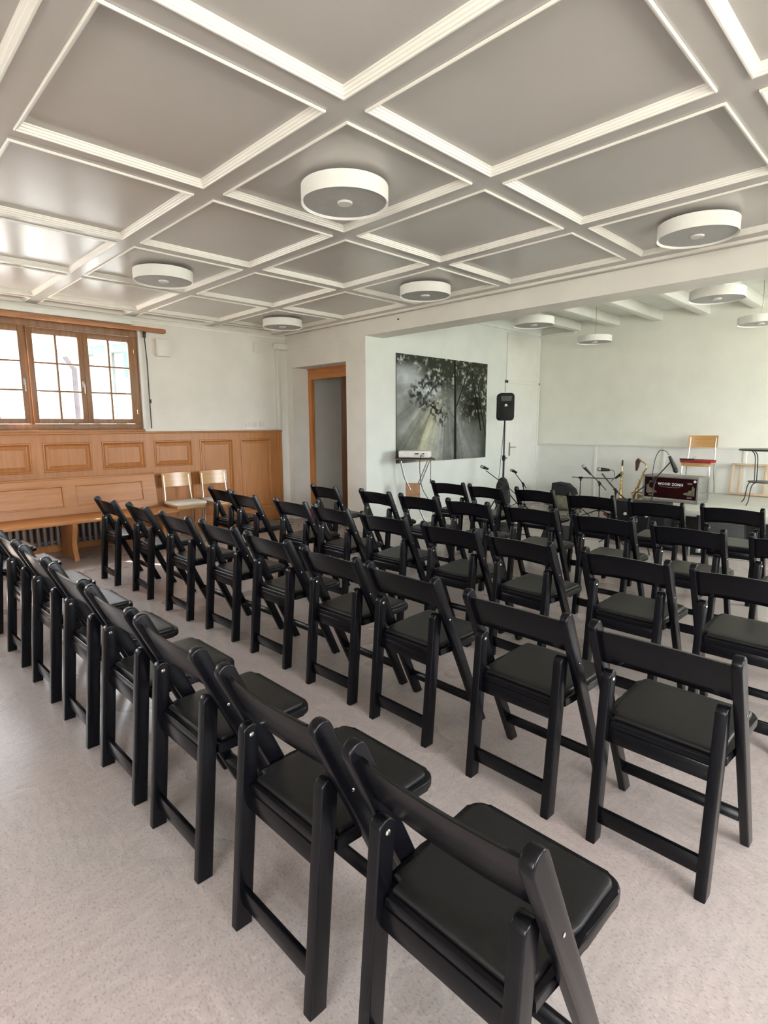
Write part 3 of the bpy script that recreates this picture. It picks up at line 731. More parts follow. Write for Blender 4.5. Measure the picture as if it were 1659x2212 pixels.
def forest(u, v):
    asp = 1.42; fbm = .5*vn(u*9, v*7)+.3*vn2(u*22, v*17)+.2*vn3(u*60, v*46)
    # misty ground tone
    g = .09+.10*fbm
    col = [g*.95, g, g*.86]
    # rays fanning from a source high in the crown
    sx0, sy0 = .50, .82
    du, dv = (u-sx0)*asp, v-sy0; ang = math.atan2(du, -dv); dist = math.hypot(du, dv)
    ray = .50*vn(ang*8+30, dist*1.1)+.28*vn2(ang*19+50, dist*1.0)+.22*vn3(ang*34+9, dist*2)
    ray = sstep(.30, .80, ray)
    env = math.exp(-((ang+.60)/.38)**2)*1.0+math.exp(-((ang+.10)/.20)**2)*.40+math.exp(-((ang-.42)/.22)**2)*.40
    env += .40*math.exp(-((ang+1.45)/.30)**2)
    env *= sstep(.10, .35, dist)*(1-sstep(.70, 1.25, dist)*.65)*(.55+.9*fbm)
    L_ = env*(.10+.50*ray)
    warm = math.exp(-((ang+.50)/.25)**2)
    col = [col[0]+L_*(.62+.22*warm), col[1]+L_*(.66+.16*warm), col[2]+L_*(.66-.12*warm)]
    # bluish opening at upper left
    o = math.exp(-(((u-.06)/.22)**2+((v-.80)/.16)**2))*.26+math.exp(-(((u-.34)/.10)**2+((v-.70)/.09)**2))*.42
    o *= .6+.6*fbm
    col = [col[0]+o*.85, col[1]+o*.95, col[2]+o*1.05]
    # foliage: dark crown with light specks
    crown = max(sstep(.60, .80, v+.16*(fbm-.5)) * max(sstep(.14, .36, u+.2*(v-.8)), sstep(.84, .95, v+.1*(fbm-.5))), math.exp(-(((u-.36)/.16)**2+((v-.60)/.11)**2))*.55, sstep(.62, .72, u)*sstep(.30, .52, v+.12*(fbm-.5)))
    lf = .55*vn2(u*34+7, v*26+3)+.45*vn3(u*70, v*55)
    hole = sstep(.50, .62, lf)
    dark = crown*(1-hole*.62)
    tone = (.026, .030, .020)
    col = [c*(1-dark*.92)+tone[k]*dark*.92 for k, c in enumerate(col)]
    spk = crown*sstep(.66, .78, lf)*(.30+.25*vn(u*6, v*6))
    col = [col[0]+spk*.62, col[1]+spk*.68, col[2]+spk*.52]
    # leaf clusters hanging into the light
    for a, b_ in (((.16, .62), (.44, .74)), ((.25, .56), (.50, .48)), ((.36, .52), (.47, .40)), ((.20, .70), (.40, .86))):
        d_, tt = near_seg(u, v, a, b_)
        if d_ < .075:
            m_ = sstep(.52, .60, .5*vn(u*42+a[0]*90, v*32)+.5*vn3(u*64, v*44+11))*(1-d_/.075)**.4
            col = [c*(1-m_*.93)+.014*m_ for c in col]
    # dark foot of the picture and left margin undergrowth
    ug = sstep(.35, .0, v)*sstep(.18, .0, u)*.7+sstep(.12, .0, v)*.25
    col = [c*(1-ug*.7) for c in col]
    # trunks
    def trunk(a, b_, w0, w1):
        nonlocal col
        d_, tt = near_seg(u, v, a, b_); d_ *= 1; ww = w0*(1-tt)+w1*tt
        k = sstep(ww, ww*.6, d_)
        col = [c*(1-k)+(.014, .016, .013)[i_]*k*1.0 for i_, c in enumerate(col)]
    trunk((.620, 0), (.612, .56), .019, .016); trunk((.612, .56), (.600, 1.0), .016, .013)
    trunk((.625, .54), (.78, .96), .007, .006); trunk((.93, .30), (.80, .92), .013, .005); trunk((.95, .40), (.84, 1.0), .007, .004)
    trunk((1.0, .22), (.90, .62), .010, .004); trunk((.62, .40), (.53, .52), .004, .002)
    dk = sstep(.86, .99, u)*sstep(.62, .2, v)*.6
    col = [c*(1-dk) for c in col]
    return [max(0, min(1, c*1.02)) for c in col]
PY0, PY1, PZ0, PZ1 = 5.775, 7.955, .936, 2.478
NU, NV = 330, 234
verts, faces, cols = [], [], []
for j in range(NV+1):
    for i in range(NU+1):
        u, v = i/NU, j/NV
        verts.append((0, (u-.5)*(PY1-PY0), v*(PZ1-PZ0))); cols.append(forest(u, v))
for j in range(NV):
    for i in range(NU):
        a = j*(NU+1)+i; faces.append((a, a+1, a+NU+2, a+NU+1))
me = bpy.data.meshes.new('print'); me.from_pydata(verts, [], faces)
ca = me.color_attributes.new('picture', 'FLOAT_COLOR', 'POINT')
flat = []
for c in cols: flat += [c[0], c[1], c[2], 1]
ca.data.foreach_set('color', flat)
m_, t_, b_ = nmat('forest_print'); setp(b_, None, .8, 0, .12)
vc = t_.nodes.new('ShaderNodeVertexColor'); vc.layer_name = 'picture'; t_.links.new(vc.outputs[0], b_.inputs['Base Color'])
me.materials.append(m_)
pic = thing('forest_picture', 'large wide forest photograph with sunbeams through dark trees, hung on the bay wall', 'picture', (XA, (PY0+PY1)/2, PZ0))
po = bpy.data.objects.new('print', me); C.objects.link(po); po.parent = pic; po.location = (.0125, 0, 0)
q = MB(); q.lohi((.002, -(PY1-PY0)/2, 0), (.012, (PY1-PY0)/2, PZ1-PZ0), .001); q.build('backing_board', M['blackcab'], pic)

# ================================================================ PROJECTOR ON FOLDING TRAY TABLE
TT = thing('folding_table', 'small folding tray table with crossed steel legs below the forest picture', 'table', (-5.27, 5.80, 0), math.radians(47))
q = MB(); q.lohi((-.27, -.17, 1.008), (.27, .17, 1.028), .006); q.build('tabletop', M['tabletop'], TT)
for s, lab in ((-1, 0), (1, 1)):
    y = s*.14
    q = MB(); q.tube([(-.20, y, 1.0), (-.14, y*.95, .75), (.02, y*.95, .42), (.20, y, .012)], .009, 8); q.build('leg', M['steel'], TT)
    q = MB(); q.tube([(.20, y*.86, 1.0), (.10, y*.86, .75), (-.04, y*.86, .42), (-.20, y*.86, .012)], .009, 8); q.build('leg', M['steel'], TT)
q = MB(); q.tube([(-.22, -.14, .995), (0, -.14, .995)], .008, 8); q.tube([(.20, -.14, .02), (.20, .14, .02)], .009, 8); q.tube([(-.20, -.12, .02), (-.20, .12, .02)], .009, 8); q.build('crossbar', M['steel'], TT)
q = MB(); q.box((-.035, -.135, .59), (.20, .012, .20), .003, R(math.radians(-16), 'X')); e = q.build('folded_shelf', M['brown'], TT); e['label'] = 'brown hardboard flap between the legs'
pj = thing('projector', 'white projector with cables on the folding tray table', 'projector', (-5.26, 5.80, 1.028), math.radians(38))
q = MB(); q.box((0, 0, .058), (.44, .29, .092), .012); q.build('housing', M['whiteplastic'], pj)
q = MB(); q.box((.08, -0.1452, .052), (.20, .004, .05), .001); q.build('port_panel', M['cap'], pj)
q = MB(); q.box((.03, -0.148, .065), (.05, .006, .014), .001); q.box((.12, -0.148, .065), (.03, .006, .014), .001); q.box((.11, -0.148, .035), (.04, .006, .01), .001); q.build('port', M['blackcab'], pj)
q = MB()
for k in range(6): q.box((-.2205, -.03+.012*k, .05), (.004, .005, .04))
q.build('vent', M['cap'], pj)
q = MB()
for x, y in ((-.16, -.1), (.16, -.1), (0, .1)): q.lathe([(0, 0), (.012, 0), (.012, .013), (0, .013)], 10, T(x, y, 0))
q.build('foot', M['blackcab'], pj)
q = MB(); q.tube([(-5.10, 5.78, 1.09), (-5.08, 5.70, 1.04), (-5.07, 5.69, .80), (-5.05, 5.72, .62), (-4.98, 5.78, .45), (-4.93, 5.80, .30), (-4.96, 5.85, .12), (-5.1, 5.95, .006), (-5.35, 6.0, .006)], .005, 6, 5)
tag(q.build('power_cable', M['cable']), 'black cable falling from the projector to the floor', 'cable')
q = MB(); q.tube([(-5.05, 5.86, 1.09), (-5.01, 5.84, 1.02), (-5.01, 5.84, .74)], .004, 6, 3); q.lathe([(0, 0), (.011, 0), (.011, .05), (.005, .06), (0, .06)], 10, T(-5.01, 5.84, .69))
tag(q.build('loose_cable', M['cable']), 'short black cable with plug hanging from the tray table', 'cable')
q = MB(); q.box((XA+.008, 6.13, .40), (.016, .08, .08), .004); tag(q.build('wall_socket', M['whiteplastic']), 'white wall socket on the bay wall beside the tray table', 'socket')

# ================================================================ LOUDSPEAKER ON STAND
SX, SY = -5.0, 7.6
ss = thing('speaker_stand', 'black tripod stand under the loudspeaker', 'stand', (SX, SY, 0), .3)
q = MB(); q.lathe([(0, .10), (.016, .10), (.016, .95), (.012, .95), (.012, 1.56), (0, 1.56)], 14); q.build('pole', M['blackmetal'], ss)
q = MB(); q.lathe([(.016, .92), (.026, .92), (.026, 1.0), (.016, 1.0)], 14); q.tube([(.02, 0, .96), (.055, 0, .96)], .008, 8); q.build('collar', M['blackcab'], ss)
q = MB(); q.lathe([(.016, .42), (.035, .42), (.035, .50), (.016, .50)], 14); q.build('hub', M['blackcab'], ss)
for k in range(3):
    a = 2*PI*k/3+.4; cx, cy_ = math.cos(a), math.sin(a)
    q = MB(); q.tube([(.03*cx, .03*cy_, .47), (.42*cx, .42*cy_, .012)], .010, 8); q.tube([(.02*cx, .02*cy_, .14), (.23*cx, .23*cy_, .24)], .006, 8); q.build('leg', M['blackmetal'], ss)
sp = thing('loudspeaker', 'black loudspeaker with white badge on tripod stand beside the picture', 'speaker', (SX, SY, 1.545), YAW*.0+math.radians(40))
q = MB(); out = []
w2, h2, rr_ = .125, .42, .05
for cx, cz, a0 in ((w2-rr_, rr_, -90), (w2-rr_, h2-rr_, 0), (-w2+rr_, h2-rr_, 90), (-w2+rr_, rr_, 180)):
    for k in range(7): a = math.radians(a0+15*k); out.append((cx+rr_*math.cos(a), cz+rr_*math.sin(a)))
XZ = Matrix(((1, 0, 0, 0), (0, 0, 1, 0), (0, 1, 0, 0), (0, 0, 0, 1)))
q.prism(out, -.11, .11, XZ, .016, 3); q.build('cabinet', M['blackcab'], sp)
q = MB(); q.prism([(x_*.84, .02+z_*.62) for x_, z_ in out], -.117, -.11, XZ, .003); q.build('grille', M['blackcab'], sp)
q = MB(); q.prism([(-.072, .30), (.072, .30), (.085, .375), (-.085, .375)], -.119, -.11, XZ); q.prism([(-.06, .315), (.06, .315), (.065, .36), (-.065, .36)], -.121, -.119, XZ); q.build('horn', M['blackmetal'], sp)
q = MB(); q.lohi((-.022, -.1195, .234), (.014, -.117, .250), .001); q.lohi((-.004, -.1195, .220), (.022, -.117, .2335), .001); q.lohi((-.022, -.1195, .214), (-.006, -.117, .230), .001); q.build('badge', M['badge'], sp)
q = MB(); q.tube([(-5.02, 7.62, 1.56), (-5.06, 7.64, 1.2), (-5.12, 7.68, .8), (-5.20, 7.75, .4), (-5.22, 7.8, .01), (-4.9, 7.95, .006), (-4.4, 7.8, .006)], .004, 6, 5)
tag(q.build('speaker_cable', M['cable']), 'thin cable hanging from the black loudspeaker to the floor', 'cable')
# dark jacket hung over the stand
q = MB(); rings = []
for z, rx, ry in ((.66, .03, .03), (.63, .07, .05), (.56, .10, .07), (.42, .12, .085), (.28, .125, .09), (.18, .10, .08), (.14, .05, .04)):
    rings.append([q.bm.verts.new((SX+.06+rx*math.cos(2*PI*k/20)*(1+.12*math.sin(5*k+z*9)), SY-.10+ry*math.sin(2*PI*k/20)*(1+.12*math.cos(3*k+z*7)), z)) for k in range(20)])
for a, b_ in zip(rings, rings[1:]):
    for k in range(20): q.bm.faces.new((a[k], a[(k+1) % 20], b_[(k+1) % 20], b_[k]))
q.bm.faces.new(rings[0]); q.bm.faces.new(rings[-1])
tag(q.build('cloth_bag', M['blackbag']), 'dark cloth bag hanging at the foot of the speaker stand', 'bag')

# ================================================================ MICROPHONES AND STANDS
def mic_stand(label, base, piv, tip, tail, rb=.008, legs=.30, group='microphone stands before the stage wall'):
    """tripod at base, vertical pole to pivot, boom from tail through pivot to tip (world coords)"""
    bx_, by_ = base; t = thing('microphone_stand', label, 'stand', (bx_, by_, 0), 0, group)
    o = Vector((bx_, by_, 0)); P3 = Vector(piv)-o; A = Vector(tip)-o; B = Vector(tail)-o
    q = MB(); q.tube([(0, 0, .14), (P3.x, P3.y, P3.z)], rb, 8); q.build('pole', M['blackmetal'], t)
    q = MB(); q.tube([B, P3, A], rb*.85, 8); q.build('boom', M['blackmetal'], t)
    q = MB(); d_ = (A-P3).normalized(); q.tube([P3-d_*.03, P3+d_*.03], .018, 10); q.tube([P3+Vector((0, 0, -.05)), P3], .015, 10); q.build('clamp', M['blackcab'], t)
    q = MB(); q.lathe([(0, .11), (.022, .11), (.022, .17), (0, .17)], 10)
    q.build('hub', M['blackcab'], t)
    for k in range(3):
        a = 2*PI*k/3+bx_*3; q = MB(); q.tube([(0, 0, .14), (legs*math.cos(a), legs*math.sin(a), .012)], .008, 8); q.build('leg', M['blackmetal'], t)
    return t
def microphone(label, head, tail, grille=None, group='microphones'):
    h_, t_ = Vector(head), Vector(tail); d_ = (t_-h_).normalized(); L = (t_-h_).length
    t = thing('microphone', label, 'microphone', tuple(h_), 0, group)
    t.rotation_mode = 'QUATERNION'; t.rotation_quaternion = d_.to_track_quat('Z', 'Y')
    q = MB(); q.lathe([(0, -.028), (.015, -.024), (.026, -.008), (.028, .008), (.024, .024), (.018, .030), (0, .030)], 20); q.build('grille', grille or M['silver'], t)
    q = MB(); q.lathe([(0, .028), (.025, .028), (.023, .045), (.015, L), (.011, L+.004), (0, L+.004)], 20); q.build('body', M['blackmetal'], t)
    return t
mic_stand('low black microphone stand nearest the speaker stand', (-4.62, 7.22), (-4.66, 7.2, .56), (-4.93, 7.02, .80), (-4.50, 7.26, .42))
microphone('black microphone with grey head, on the boom beside the speaker stand', (-4.99, 7.0, .856), (-4.90, 7.04, .82))
mic_stand('low black microphone stand in front of the white door', (-4.98, 8.22), (-5.0, 8.2, .50), (-5.17, 8.2, .68), (-4.94, 8.2, .43))
microphone('small black microphone in front of the white door', (-5.235, 8.2, .717), (-5.13, 8.2, .685))
mic_stand('black microphone stand in front of the boarded dado, left of the horizontal mic', (-3.87, 8.62), (-3.877, 8.6, .569), (-4.03, 8.54, .73), (-3.80, 8.68, .455))
microphone('black microphone pointing up left, in front of the boarded dado', (-4.11, 8.5, .826), (-4.0, 8.54, .70))
mic_stand('tall thick black microphone stand in front of the soprano saxophone', (-2.90, 6.90), (-2.897, 6.90, .67), (-3.064, 6.85, .873), (-2.769, 6.91, .56), .011, .17)
microphone('black microphone lying level with silver ball head', (-3.105, 6.85, .925), (-2.98, 6.88, .92))
mic_stand('black microphone stand with long horizontal boom before the dado', (-4.25, 8.72), (-4.25, 8.72, .62), (-3.69, 8.70, .64), (-4.40, 8.72, .622), .008, .2)
microphone('small dark microphone at the end of the horizontal boom', (-3.565, 8.69, .735), (-3.67, 8.70, .65), M['greybag'])
mic_stand('black microphone stand leaning right towards the red case', (-2.42, 6.68), (-2.379, 6.716, .858), (-2.233, 6.744, 1.059), (-2.562, 6.661, .693), .008, .20)
microphone('black tapered microphone hanging head down above the red case', (-2.173, 6.753, .963), (-2.245, 6.734, 1.123), M['blackmetal'])
q = MB(); q.tube([(-2.251, 6.734, 1.135), (-2.288, 6.734, 1.178), (-2.352, 6.734, 1.183), (-2.397, 6.734, 1.087), (-2.416, 6.74, .931), (-2.41, 6.74, .86)], .004, 6, 5)
tag(q.build('microphone_cable', M['cable']), 'black cable arching above the mic stand by the red case', 'cable')
q = MB(); q.tube([(-2.97, 6.89, .918), (-2.935, 6.90, .905), (-2.925, 6.90, .83), (-2.95, 6.87, .78)], .004, 6, 4)
tag(q.build('microphone_cable', M['cable']), 'short black cable loop behind the level microphone', 'cable')
for pts, lab in (([(-4.62, 7.3, .006), (-4.3, 7.1, .006), (-4.0, 7.3, .006), (-3.6, 7.0, .006), (-3.2, 7.2, .006), (-2.9, 7.1, .006)], 'black cable winding over the floor in front of the microphone stands'),
                 ([(-5.2, 8.1, .006), (-4.9, 8.4, .006), (-4.5, 8.3, .006), (-4.2, 8.6, .006), (-3.9, 8.4, .006)], 'black cable on the floor near the white door'),
                 ([(-4.3, 6.3, .006), (-4.0, 6.6, .006), (-3.7, 6.5, .006), (-3.4, 6.8, .006), (-3.3, 6.5, .006)], 'black cable on the floor just before the front row')):
    q = MB(); q.tube(pts, .006, 6, 6); tag(q.build('floor_cable', M['cable']), lab, 'cable')

# ---- saxophones
sax = thing('tenor_saxophone', 'golden tenor saxophone with dark neck cap on a stand beside the red case', 'saxophone', (-3.37, 9.0, -.0))
q = MB(); q.tube([(.01, 0, .74), (-.02, 0, .64), (-.085, 0, .46), (-.14, 0, .30), (-.17, 0, .18), (-.15, 0, .11), (-.09, 0, .09), (-.04, 0, .14), (-.01, 0, .28), (0.01, -.01, .40)],
                 [.013, .015, .021, .027, .032, .035, .037, .040, .048, .062], 14, 4); q.build('body_tube', M['brass'], sax)
q = MB(); q.tube([(.0, 0, .735), (.045, 0, .80), (.035, 0, .86), (-.02, 0, .905), (-.07, 0, .925)], [.012, .011, .010, .009, .008], 12, 5); q.build('neck', M['brass'], sax)
q = MB(); q.tube([(-.065, 0, .935), (-.09, 0, .90), (-.095, 0, .83), (-.105, 0, .76)], [.034, .036, .027, .013], 14, 3); q.build('mouthpiece_cap', M['tabletop'], sax)
q = MB()
for k, z in enumerate((.60, .54, .48, .42, .36, .30)):
    x = -.02-.145*(.64-z)/.34*.9; q.lathe([(0, 0), (.017, 0), (.017, .006), (0, .006)], 12, T(x+.005, -.03, z) @ R(PI/2, 'X'))
    q.tube([(x+.03, -.02, z), (x-.03, -.02, z+.03)], .003, 6)
q.build('keys', M['brass'], sax)
st_ = thing('saxophone_stand', 'dark folding stand carrying the tenor saxophone', 'stand', (-3.45, 9.0, 0))
q = MB()
for a in (0, 2.1, 4.2): q.tube([(0, 0, .08), (.20*math.cos(a), .2*math.sin(a), .01)], .008, 8)
q.build('leg', M['blackmetal'], st_)
q = MB(); q.tube([(0, .05, .08), (0, .06, .42)], .008, 8); q.tube([(-.08, 0, .40), (-.02, .06, .42), (.06, .06, .42)], .007, 8); q.build('cradle', M['blackmetal'], st_)
so = thing('soprano_saxophone', 'slim straight golden saxophone with black mouthpiece standing upright', 'saxophone', (-3.72, 9.05, 0))
q = MB(); q.lathe([(.001, .24), (.055, .24), (.045, .27), (.030, .34), (.022, .45), (.015, .65), (.010, .80), (.008, .83), (.0, .83)], 20); q.build('body_tube', M['brass'], so)
q = MB(); q.lathe([(.0, .82), (.013, .82), (.014, .86), (.013, .91), (0, .92)], 14); q.build('mouthpiece', M['blackmetal'], so)
q = MB()
for z in (.40, .46, .52, .58, .64): q.lathe([(0, 0), (.013, 0), (.013, .006), (0, .006)], 10, T(.0, -.022, z) @ R(PI/2, 'X'))
q.tube([(.02, -.01, .36), (.018, -.01, .70)], .003, 6); q.build('keys', M['brass'], so)
q = MB(); q.lathe([(0, .0), (.09, 0), (.09, .012), (.02, .03), (.014, .25), (0, .25)], 20); e = q.build('peg', M['blackmetal'], so)

# ================================================================ STAGE AND WHAT STANDS ON IT
stg = thing('stage_platform', 'low pale-topped stage platform with black front in the bay', 'stage', (-.28, 8.5, 0))
q = MB(); q.lohi((-2.78, -1.07, .36), (2.86, 1.08, .44), .006); q.build('deck', M['stage'], stg)
q = MB(); q.lohi((-2.74, -1.02, 0), (2.84, -.99, .36)); q.lohi((-2.74, -.99, 0), (-2.71, 1.04, .36)); q.build('skirt', M['blackbag'], stg)
ZS = .44
cs = thing('flight_case', 'dark red instrument case with grey ornaments and metal edges on the stage', 'case', (-2.62, 8.22, ZS), math.radians(-5))
q = MB(); q.lohi((-.345, -.20, .05), (.345, .10, .325), .004); e = q.build('body', M['redlac'], cs)
q = MB()
for z in (.0, .325): q.lohi((-.365, -.22, z+.0), (.365, .12, z+.025 if z else .05), .004)
for x in (-.355, .355):
    for y in (-.21, .11): q.box((x, y, .18), (.025, .025, .30), .004)
q.lohi((.345, -.20, .05), (.362, .10, .14), .002); q.lohi((.345, -.2, .14), (.356, .10, .325), .002)
q.build('metal_edges', M['alu'], cs)
q = MB()
for s in (-1, 1):
    base = [(s*.315, .10), (s*.315, .205), (s*.285, .235), (s*.28, .18), (s*.24, .17), (s*.235, .15), (s*.18, .135), (s*.175, .115), (s*.26, .105)]
    if s < 0: base = base[::-1]
    q.prism(base, -.204, -.1995, XZ)
    q.box((s*.25, -.2015, .262), (.06, .004, .022)); q.box((s*.255, -.2015, .078), (.06, .004, .022))
q.build('ornament', M['pearl'], cs)
q = MB(); q.tube([(-.14, -.204, .235), (-.12, -.206, .205), (0, -.206, .198), (.12, -.206, .205), (.145, -.204, .24)], .0035, 6, 4); q.build('scroll_line', M['pearl'], cs)
q = MB(); q.lathe([(0, 0), (.018, 0), (.018, .005), (0, .005)], 14, T(.312, -.2, .295) @ R(PI/2, 'X')); q.build('rivet', M['badge'], cs)
cu = bpy.data.curves.new('lettering', 'FONT'); cu.body = 'WOOD ZONG'; cu.size = .046; cu.align_x = 'CENTER'; cu.extrude = .001; cu.offset = .0012; cu.space_character = 1.12
to = bpy.data.objects.new('tmp_text', cu); C.objects.link(to)
dg = bpy.context.evaluated_depsgraph_get(); tm = bpy.data.meshes.new_from_object(to.evaluated_get(dg)); bpy.data.objects.remove(to)
tm.materials.clear(); tm.materials.append(M['badge']); lo = bpy.data.objects.new('lettering', tm); C.objects.link(lo); lo.parent = cs
lo.location = (0, -.2025, .224); lo.rotation_euler = (PI/2, 0, 0)
# red chair on stage
rc = school_chair('beech and steel chair with red cushion standing on the stage', M['redcloth'], (-2.665, 9.22, ZS), math.radians(186), M['chrome'])
bk_ = thing('folded_cloth', 'small dark folded cloth with grey ring on the red cushion', 'cloth', (-2.78, 9.12, ZS+.515), .3)
q = MB(); q.lohi((-.11, -.07, 0), (.09, .07, .014), .006); q.build('cloth', M['blackbag'], bk_)
q = MB(); q.tube([(.085+.022*math.cos(a*PI/6), 0, .024+.022*math.sin(a*PI/6)) for a in range(13)], .003, 6); q.build('ring', M['steel'], bk_)
# bistro table
bt = thing('bistro_table', 'round black metal table with curved legs and lower shelf at the right edge', 'table', (-1.68, 8.50, ZS), .35)
q = MB(); q.lathe([(0, .700), (.29, .700), (.30, .706), (.30, .716), (.29, .722), (0, .718)], 48); q.build('tabletop', M['blackmetal'], bt)
q = MB(); q.lathe([(0, .295), (.165, .295), (.17, .30), (.17, .308), (0, .310)], 40); q.build('lower_shelf', M['blackmetal'], bt)
for k in range(4):
    a = 2*PI*k/4+PI/4; c0, s0 = math.cos(a), math.sin(a)
    q = MB(); q.tube([(r_*c0, r_*s0, z_) for r_, z_ in ((.20, .70), (.155, .66), (.135, .60), (.125, .45), (.12, .31))], .006, 8, 4); q.build('upper_leg', M['blackmetal'], bt)
    q = MB(); q.tube([(r_*c0, r_*s0, z_) for r_, z_ in ((.12, .295), (.17, .285), (.205, .24), (.22, .16), (.235, .06), (.27, .008))], .006, 8, 4); q.build('lower_leg', M['blackmetal'], bt)
# wooden lath frame leaning on the back wall
lf_ = thing('lath_rack', 'light wooden lath frame leaning against the stage wall', 'frame', (-1.85, 9.46, ZS+.010), 0)
lf_.rotation_euler = (math.radians(-6), 0, 0)
q = MB(); W2, H2 = .44, .46
q.lohi((-W2, -.015, 0), (W2, .015, .035), .002); q.lohi((-W2, -.015, H2-.03), (W2, .015, H2), .002)
for x in (-W2, -.02, W2-.035): q.lohi((x, -.015, .035), (x+.035, .015, H2-.03), .002)
q.build('front_frame', M['lath'], lf_)
q = MB(); q.lohi((-W2+.02, .06, 0), (W2, .085, .03), .002); q.lohi((-W2+.02, .06, H2-.03), (W2, .085, H2), .002)
for x in (-W2+.09, .08, W2-.03): q.lohi((x, .06, .03), (x+.03, .085, H2-.03), .002)
for x in (-W2, W2-.03): q.lohi((x, .015, H2-.03), (x+.03, .06, H2)); q.lohi((x, .015, 0), (x+.03, .06, .03))
q.build('back_frame', M['lath'], lf_)
# wedge monitor, road case, black cabinet in front of the stage
mo_ = thing('stage_monitor', 'wedge-shaped stage monitor with grey metal grille in front of the stage', 'speaker', (-1.76, 7.06, .142), math.radians(18))
XP = Matrix(((0, 0, 1, 0), (1, 0, 0, 0), (0, 1, 0, 0), (0, 0, 0, 1)))
q = MB(); q.prism([(-.18, 0), (.16, 0), (.16, .12), (.06, .30), (-.18, .07)], -.24, .24, XP, .006); q.build('cabinet', M['blackcab'], mo_)
sl_ = math.atan2(.23, .24)
q = MB(); q.box((0, -.065, .195), (.44, .30, .008), .003, R(sl_, 'X')); q.build('grille', M['grille'], mo_)
rc_ = thing('road_case', 'flat black road case with silver edges on the floor before the stage', 'case', (-1.78, 7.10, 0), math.radians(18))
q = MB(); q.lohi((-.29, -.20, .006), (.29, .20, .136), .002); q.build('body', M['blackcab'], rc_)
q = MB()
for z in (.008, .132):
    for y in (-.20, .20): q.box((0, y, z), (.60, .018, .014), .002)
    for x in (-.29, .29): q.box((x, 0, z), (.018, .41, .014), .002)
for x in (-.29, .29):
    for y in (-.20, .20): q.box((x, y, .07), (.024, .024, .138), .004)
q.build('metal_edges', M['alu'], rc_)
q = MB(); q.box((-.2, -.205, .07), (.05, .01, .045), .003); q.box((.2, -.205, .07), (.05, .01, .045), .003); q.build('latch', M['steel'], rc_)
am = thing('amplifier', 'black amplifier box with three pale round knobs in front of the stage', 'amplifier', (-2.72, 7.245, 0), math.radians(2))
q = MB(); q.lohi((-.32, -.14, .01), (.34, .16, .52), .01); q.build('cabinet', M['blackcab'], am)
q = MB()
for x in (-.13, .0, .13): q.lathe([(0, 0), (.02, 0), (.018, .014), (0, .016)], 16, T(x, -.14, .36) @ R(PI/2, 'X'))
q.build('knob', M['cap'], am)
# bags and small things on the floor of the bay
def blob_bag(name, label, loc, sx_, sy_, sz_, mat, seed, cat='bag'):
    rnd = random.Random(seed); q = MB(); bmesh.ops.create_icosphere(q.bm, subdivisions=3, radius=1)
    f1 = vnoise(seed)
    for v in q.bm.verts:
        n_ = .72+.45*f1(v.co.x*1.8+5, v.co.y*1.8+v.co.z*1.3+5); v.co = Vector((v.co.x*sx_*n_, v.co.y*sy_*n_, max(-.9, v.co.z)*sz_*n_+sz_*.72))
        if v.co.z < 0: v.co.z = 0
    o = q.build(name, mat, None, 60); o.location = loc; return tag(o, label, cat)
blob_bag('olive_bag', 'olive-grey cloth bag lying on the floor under the black bag', (-4.80, 9.15, 0), .34, .20, .15, M['greybag'], 3)
bb = MB(); bb.prism([(-.20, 0), (.16, 0), (.24, .04), (.20, .13), (.08, .22), (-.10, .24), (-.19, .22)], -.10, .10, XZ, .03, 3)
bo = bb.build('instrument_bag', M['blackbag']); bo.location = (-4.78, 9.18, .235); tag(bo, 'black instrument bag on top of the olive bag near the dado', 'bag')
blob_bag('red_bag', 'dark red crumpled bag on the floor in the door niche', (-7.02, 5.36, 0), .17, .12, .12, M['redbag'], 8)
blob_bag('red_cloth', 'small red cloth on the floor in front of the dado', (-3.86, 8.98, 0), .12, .08, .03, M['redcloth'], 9, 'cloth')
blob_bag('cable_bag', 'dark crumpled bag on the floor behind the front row, before the tray table side', (-4.30, 6.55, 0), .22, .16, .09, M['blackbag'], 11)
ag = thing('floor_monitor', 'small grey floor monitor in front of the microphones', 'speaker', (-3.42, 6.55, 0), math.radians(12))
q = MB(); q.prism([(-.14, 0), (.14, 0), (.14, .08), (.05, .20), (-.14, .05)], -.22, .22, XP, .006); q.build('cabinet', M['blackcab'], ag)
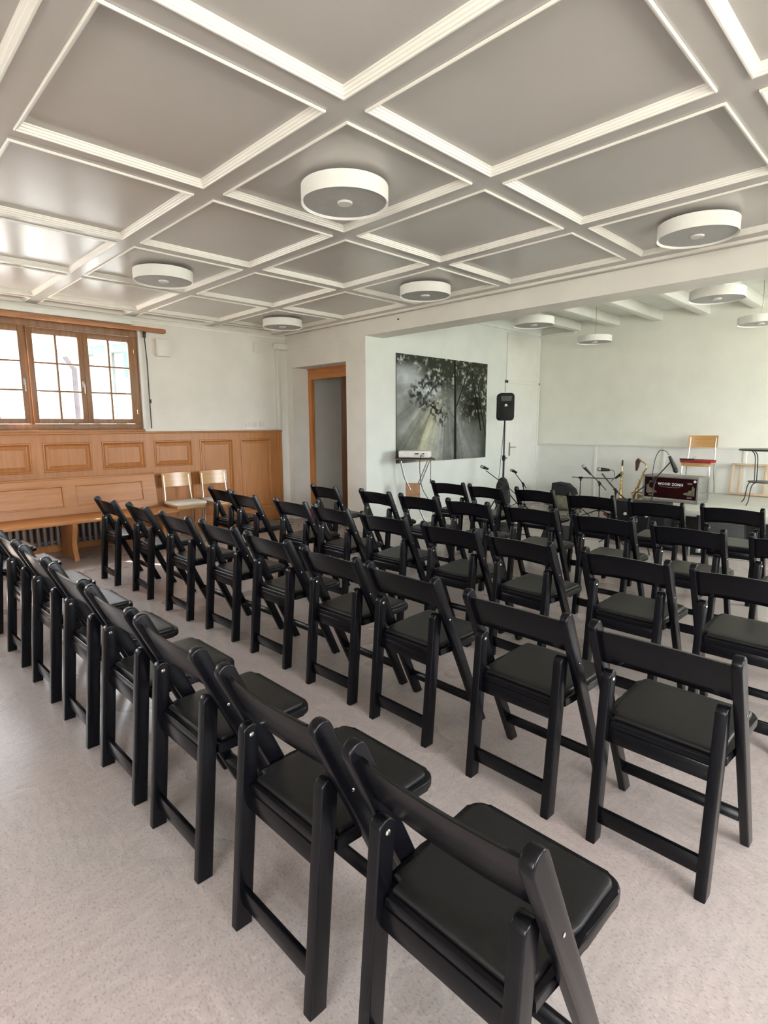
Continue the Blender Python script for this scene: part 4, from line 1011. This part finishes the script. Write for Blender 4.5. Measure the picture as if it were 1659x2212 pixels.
q = MB(); q.box((0, -.055, .128), (.40, .22, .008), .003, R(math.atan2(.15, .19), 'X')); q.build('grille', M['grille'], ag)

# ================================================================ OUTSIDE THE WINDOW
gr = MB(); gr.lohi((-30, -12, -.6), (XL-.30, 16, -.5)); o = gr.build('ground_outside', M['outground']); o['kind'] = 'structure'; o['label'] = 'bright gravel yard outside the window'; o['category'] = 'ground'
hs = thing('neighbour_house', 'overexposed white house seen through the window panes', 'building', (-14.5, 5.5, -.5))
q = MB(); q.lohi((-3, -9, 0), (0, 9, 5.4)); q.build('wall', M['outwall'], hs)
q = MB(); q.prism([(-3.3, 5.4), (.9, 4.5), (.9, 4.65), (-3.3, 5.6)], -9.3, 9.3, Matrix(((1, 0, 0, 0), (0, 0, 1, 0), (0, 1, 0, 0), (0, 0, 0, 1)))); q.build('roof', M['outgrey'], hs)
q = MB(); q.lohi((0, -.42, 3.15), (.06, -.12, 3.75)); q.build('shutter', M['outgreen'], hs)
po_ = thing('porch_roof', 'pale porch roof with green fascia and grey posts outside the window', 'porch', (-10.6, 4.2, -.5))
YZp = Matrix(((0, 0, 1, 0), (1, 0, 0, 0), (0, 1, 0, 0), (0, 0, 0, 1)))
q = MB(); q.prism([(-1.35, 3.16), (.75, 3.60), (.75, 3.66), (-1.35, 3.22)], -1.5, .12, YZp); q.build('roof', M['outgrey'], po_)
q = MB(); q.prism([(-1.0, 3.14), (.75, 3.46), (.75, 3.60), (-1.0, 3.24)], .10, .16, YZp); q.build('fascia', M['outgreen'], po_)
q = MB(); q.lohi((.02, -.86, 0), (.10, -.78, 3.22)); q.build('post', M['outgrey'], po_)
q = MB(); q.lohi((.0, -.48, 0), (.12, -.34, 3.36)); q.build('post', M['outgrey'], po_)
q = MB(); q.tube([(-14.40, 4.00, 3.15), (-14.40, 4.03, 2.98), (-14.40, 4.17, 2.76), (-14.40, 4.17, -.45)], .05, 8); tag(q.build('drainpipe', M['outdark']), 'dark bent drainpipe on the house outside', 'pipe')
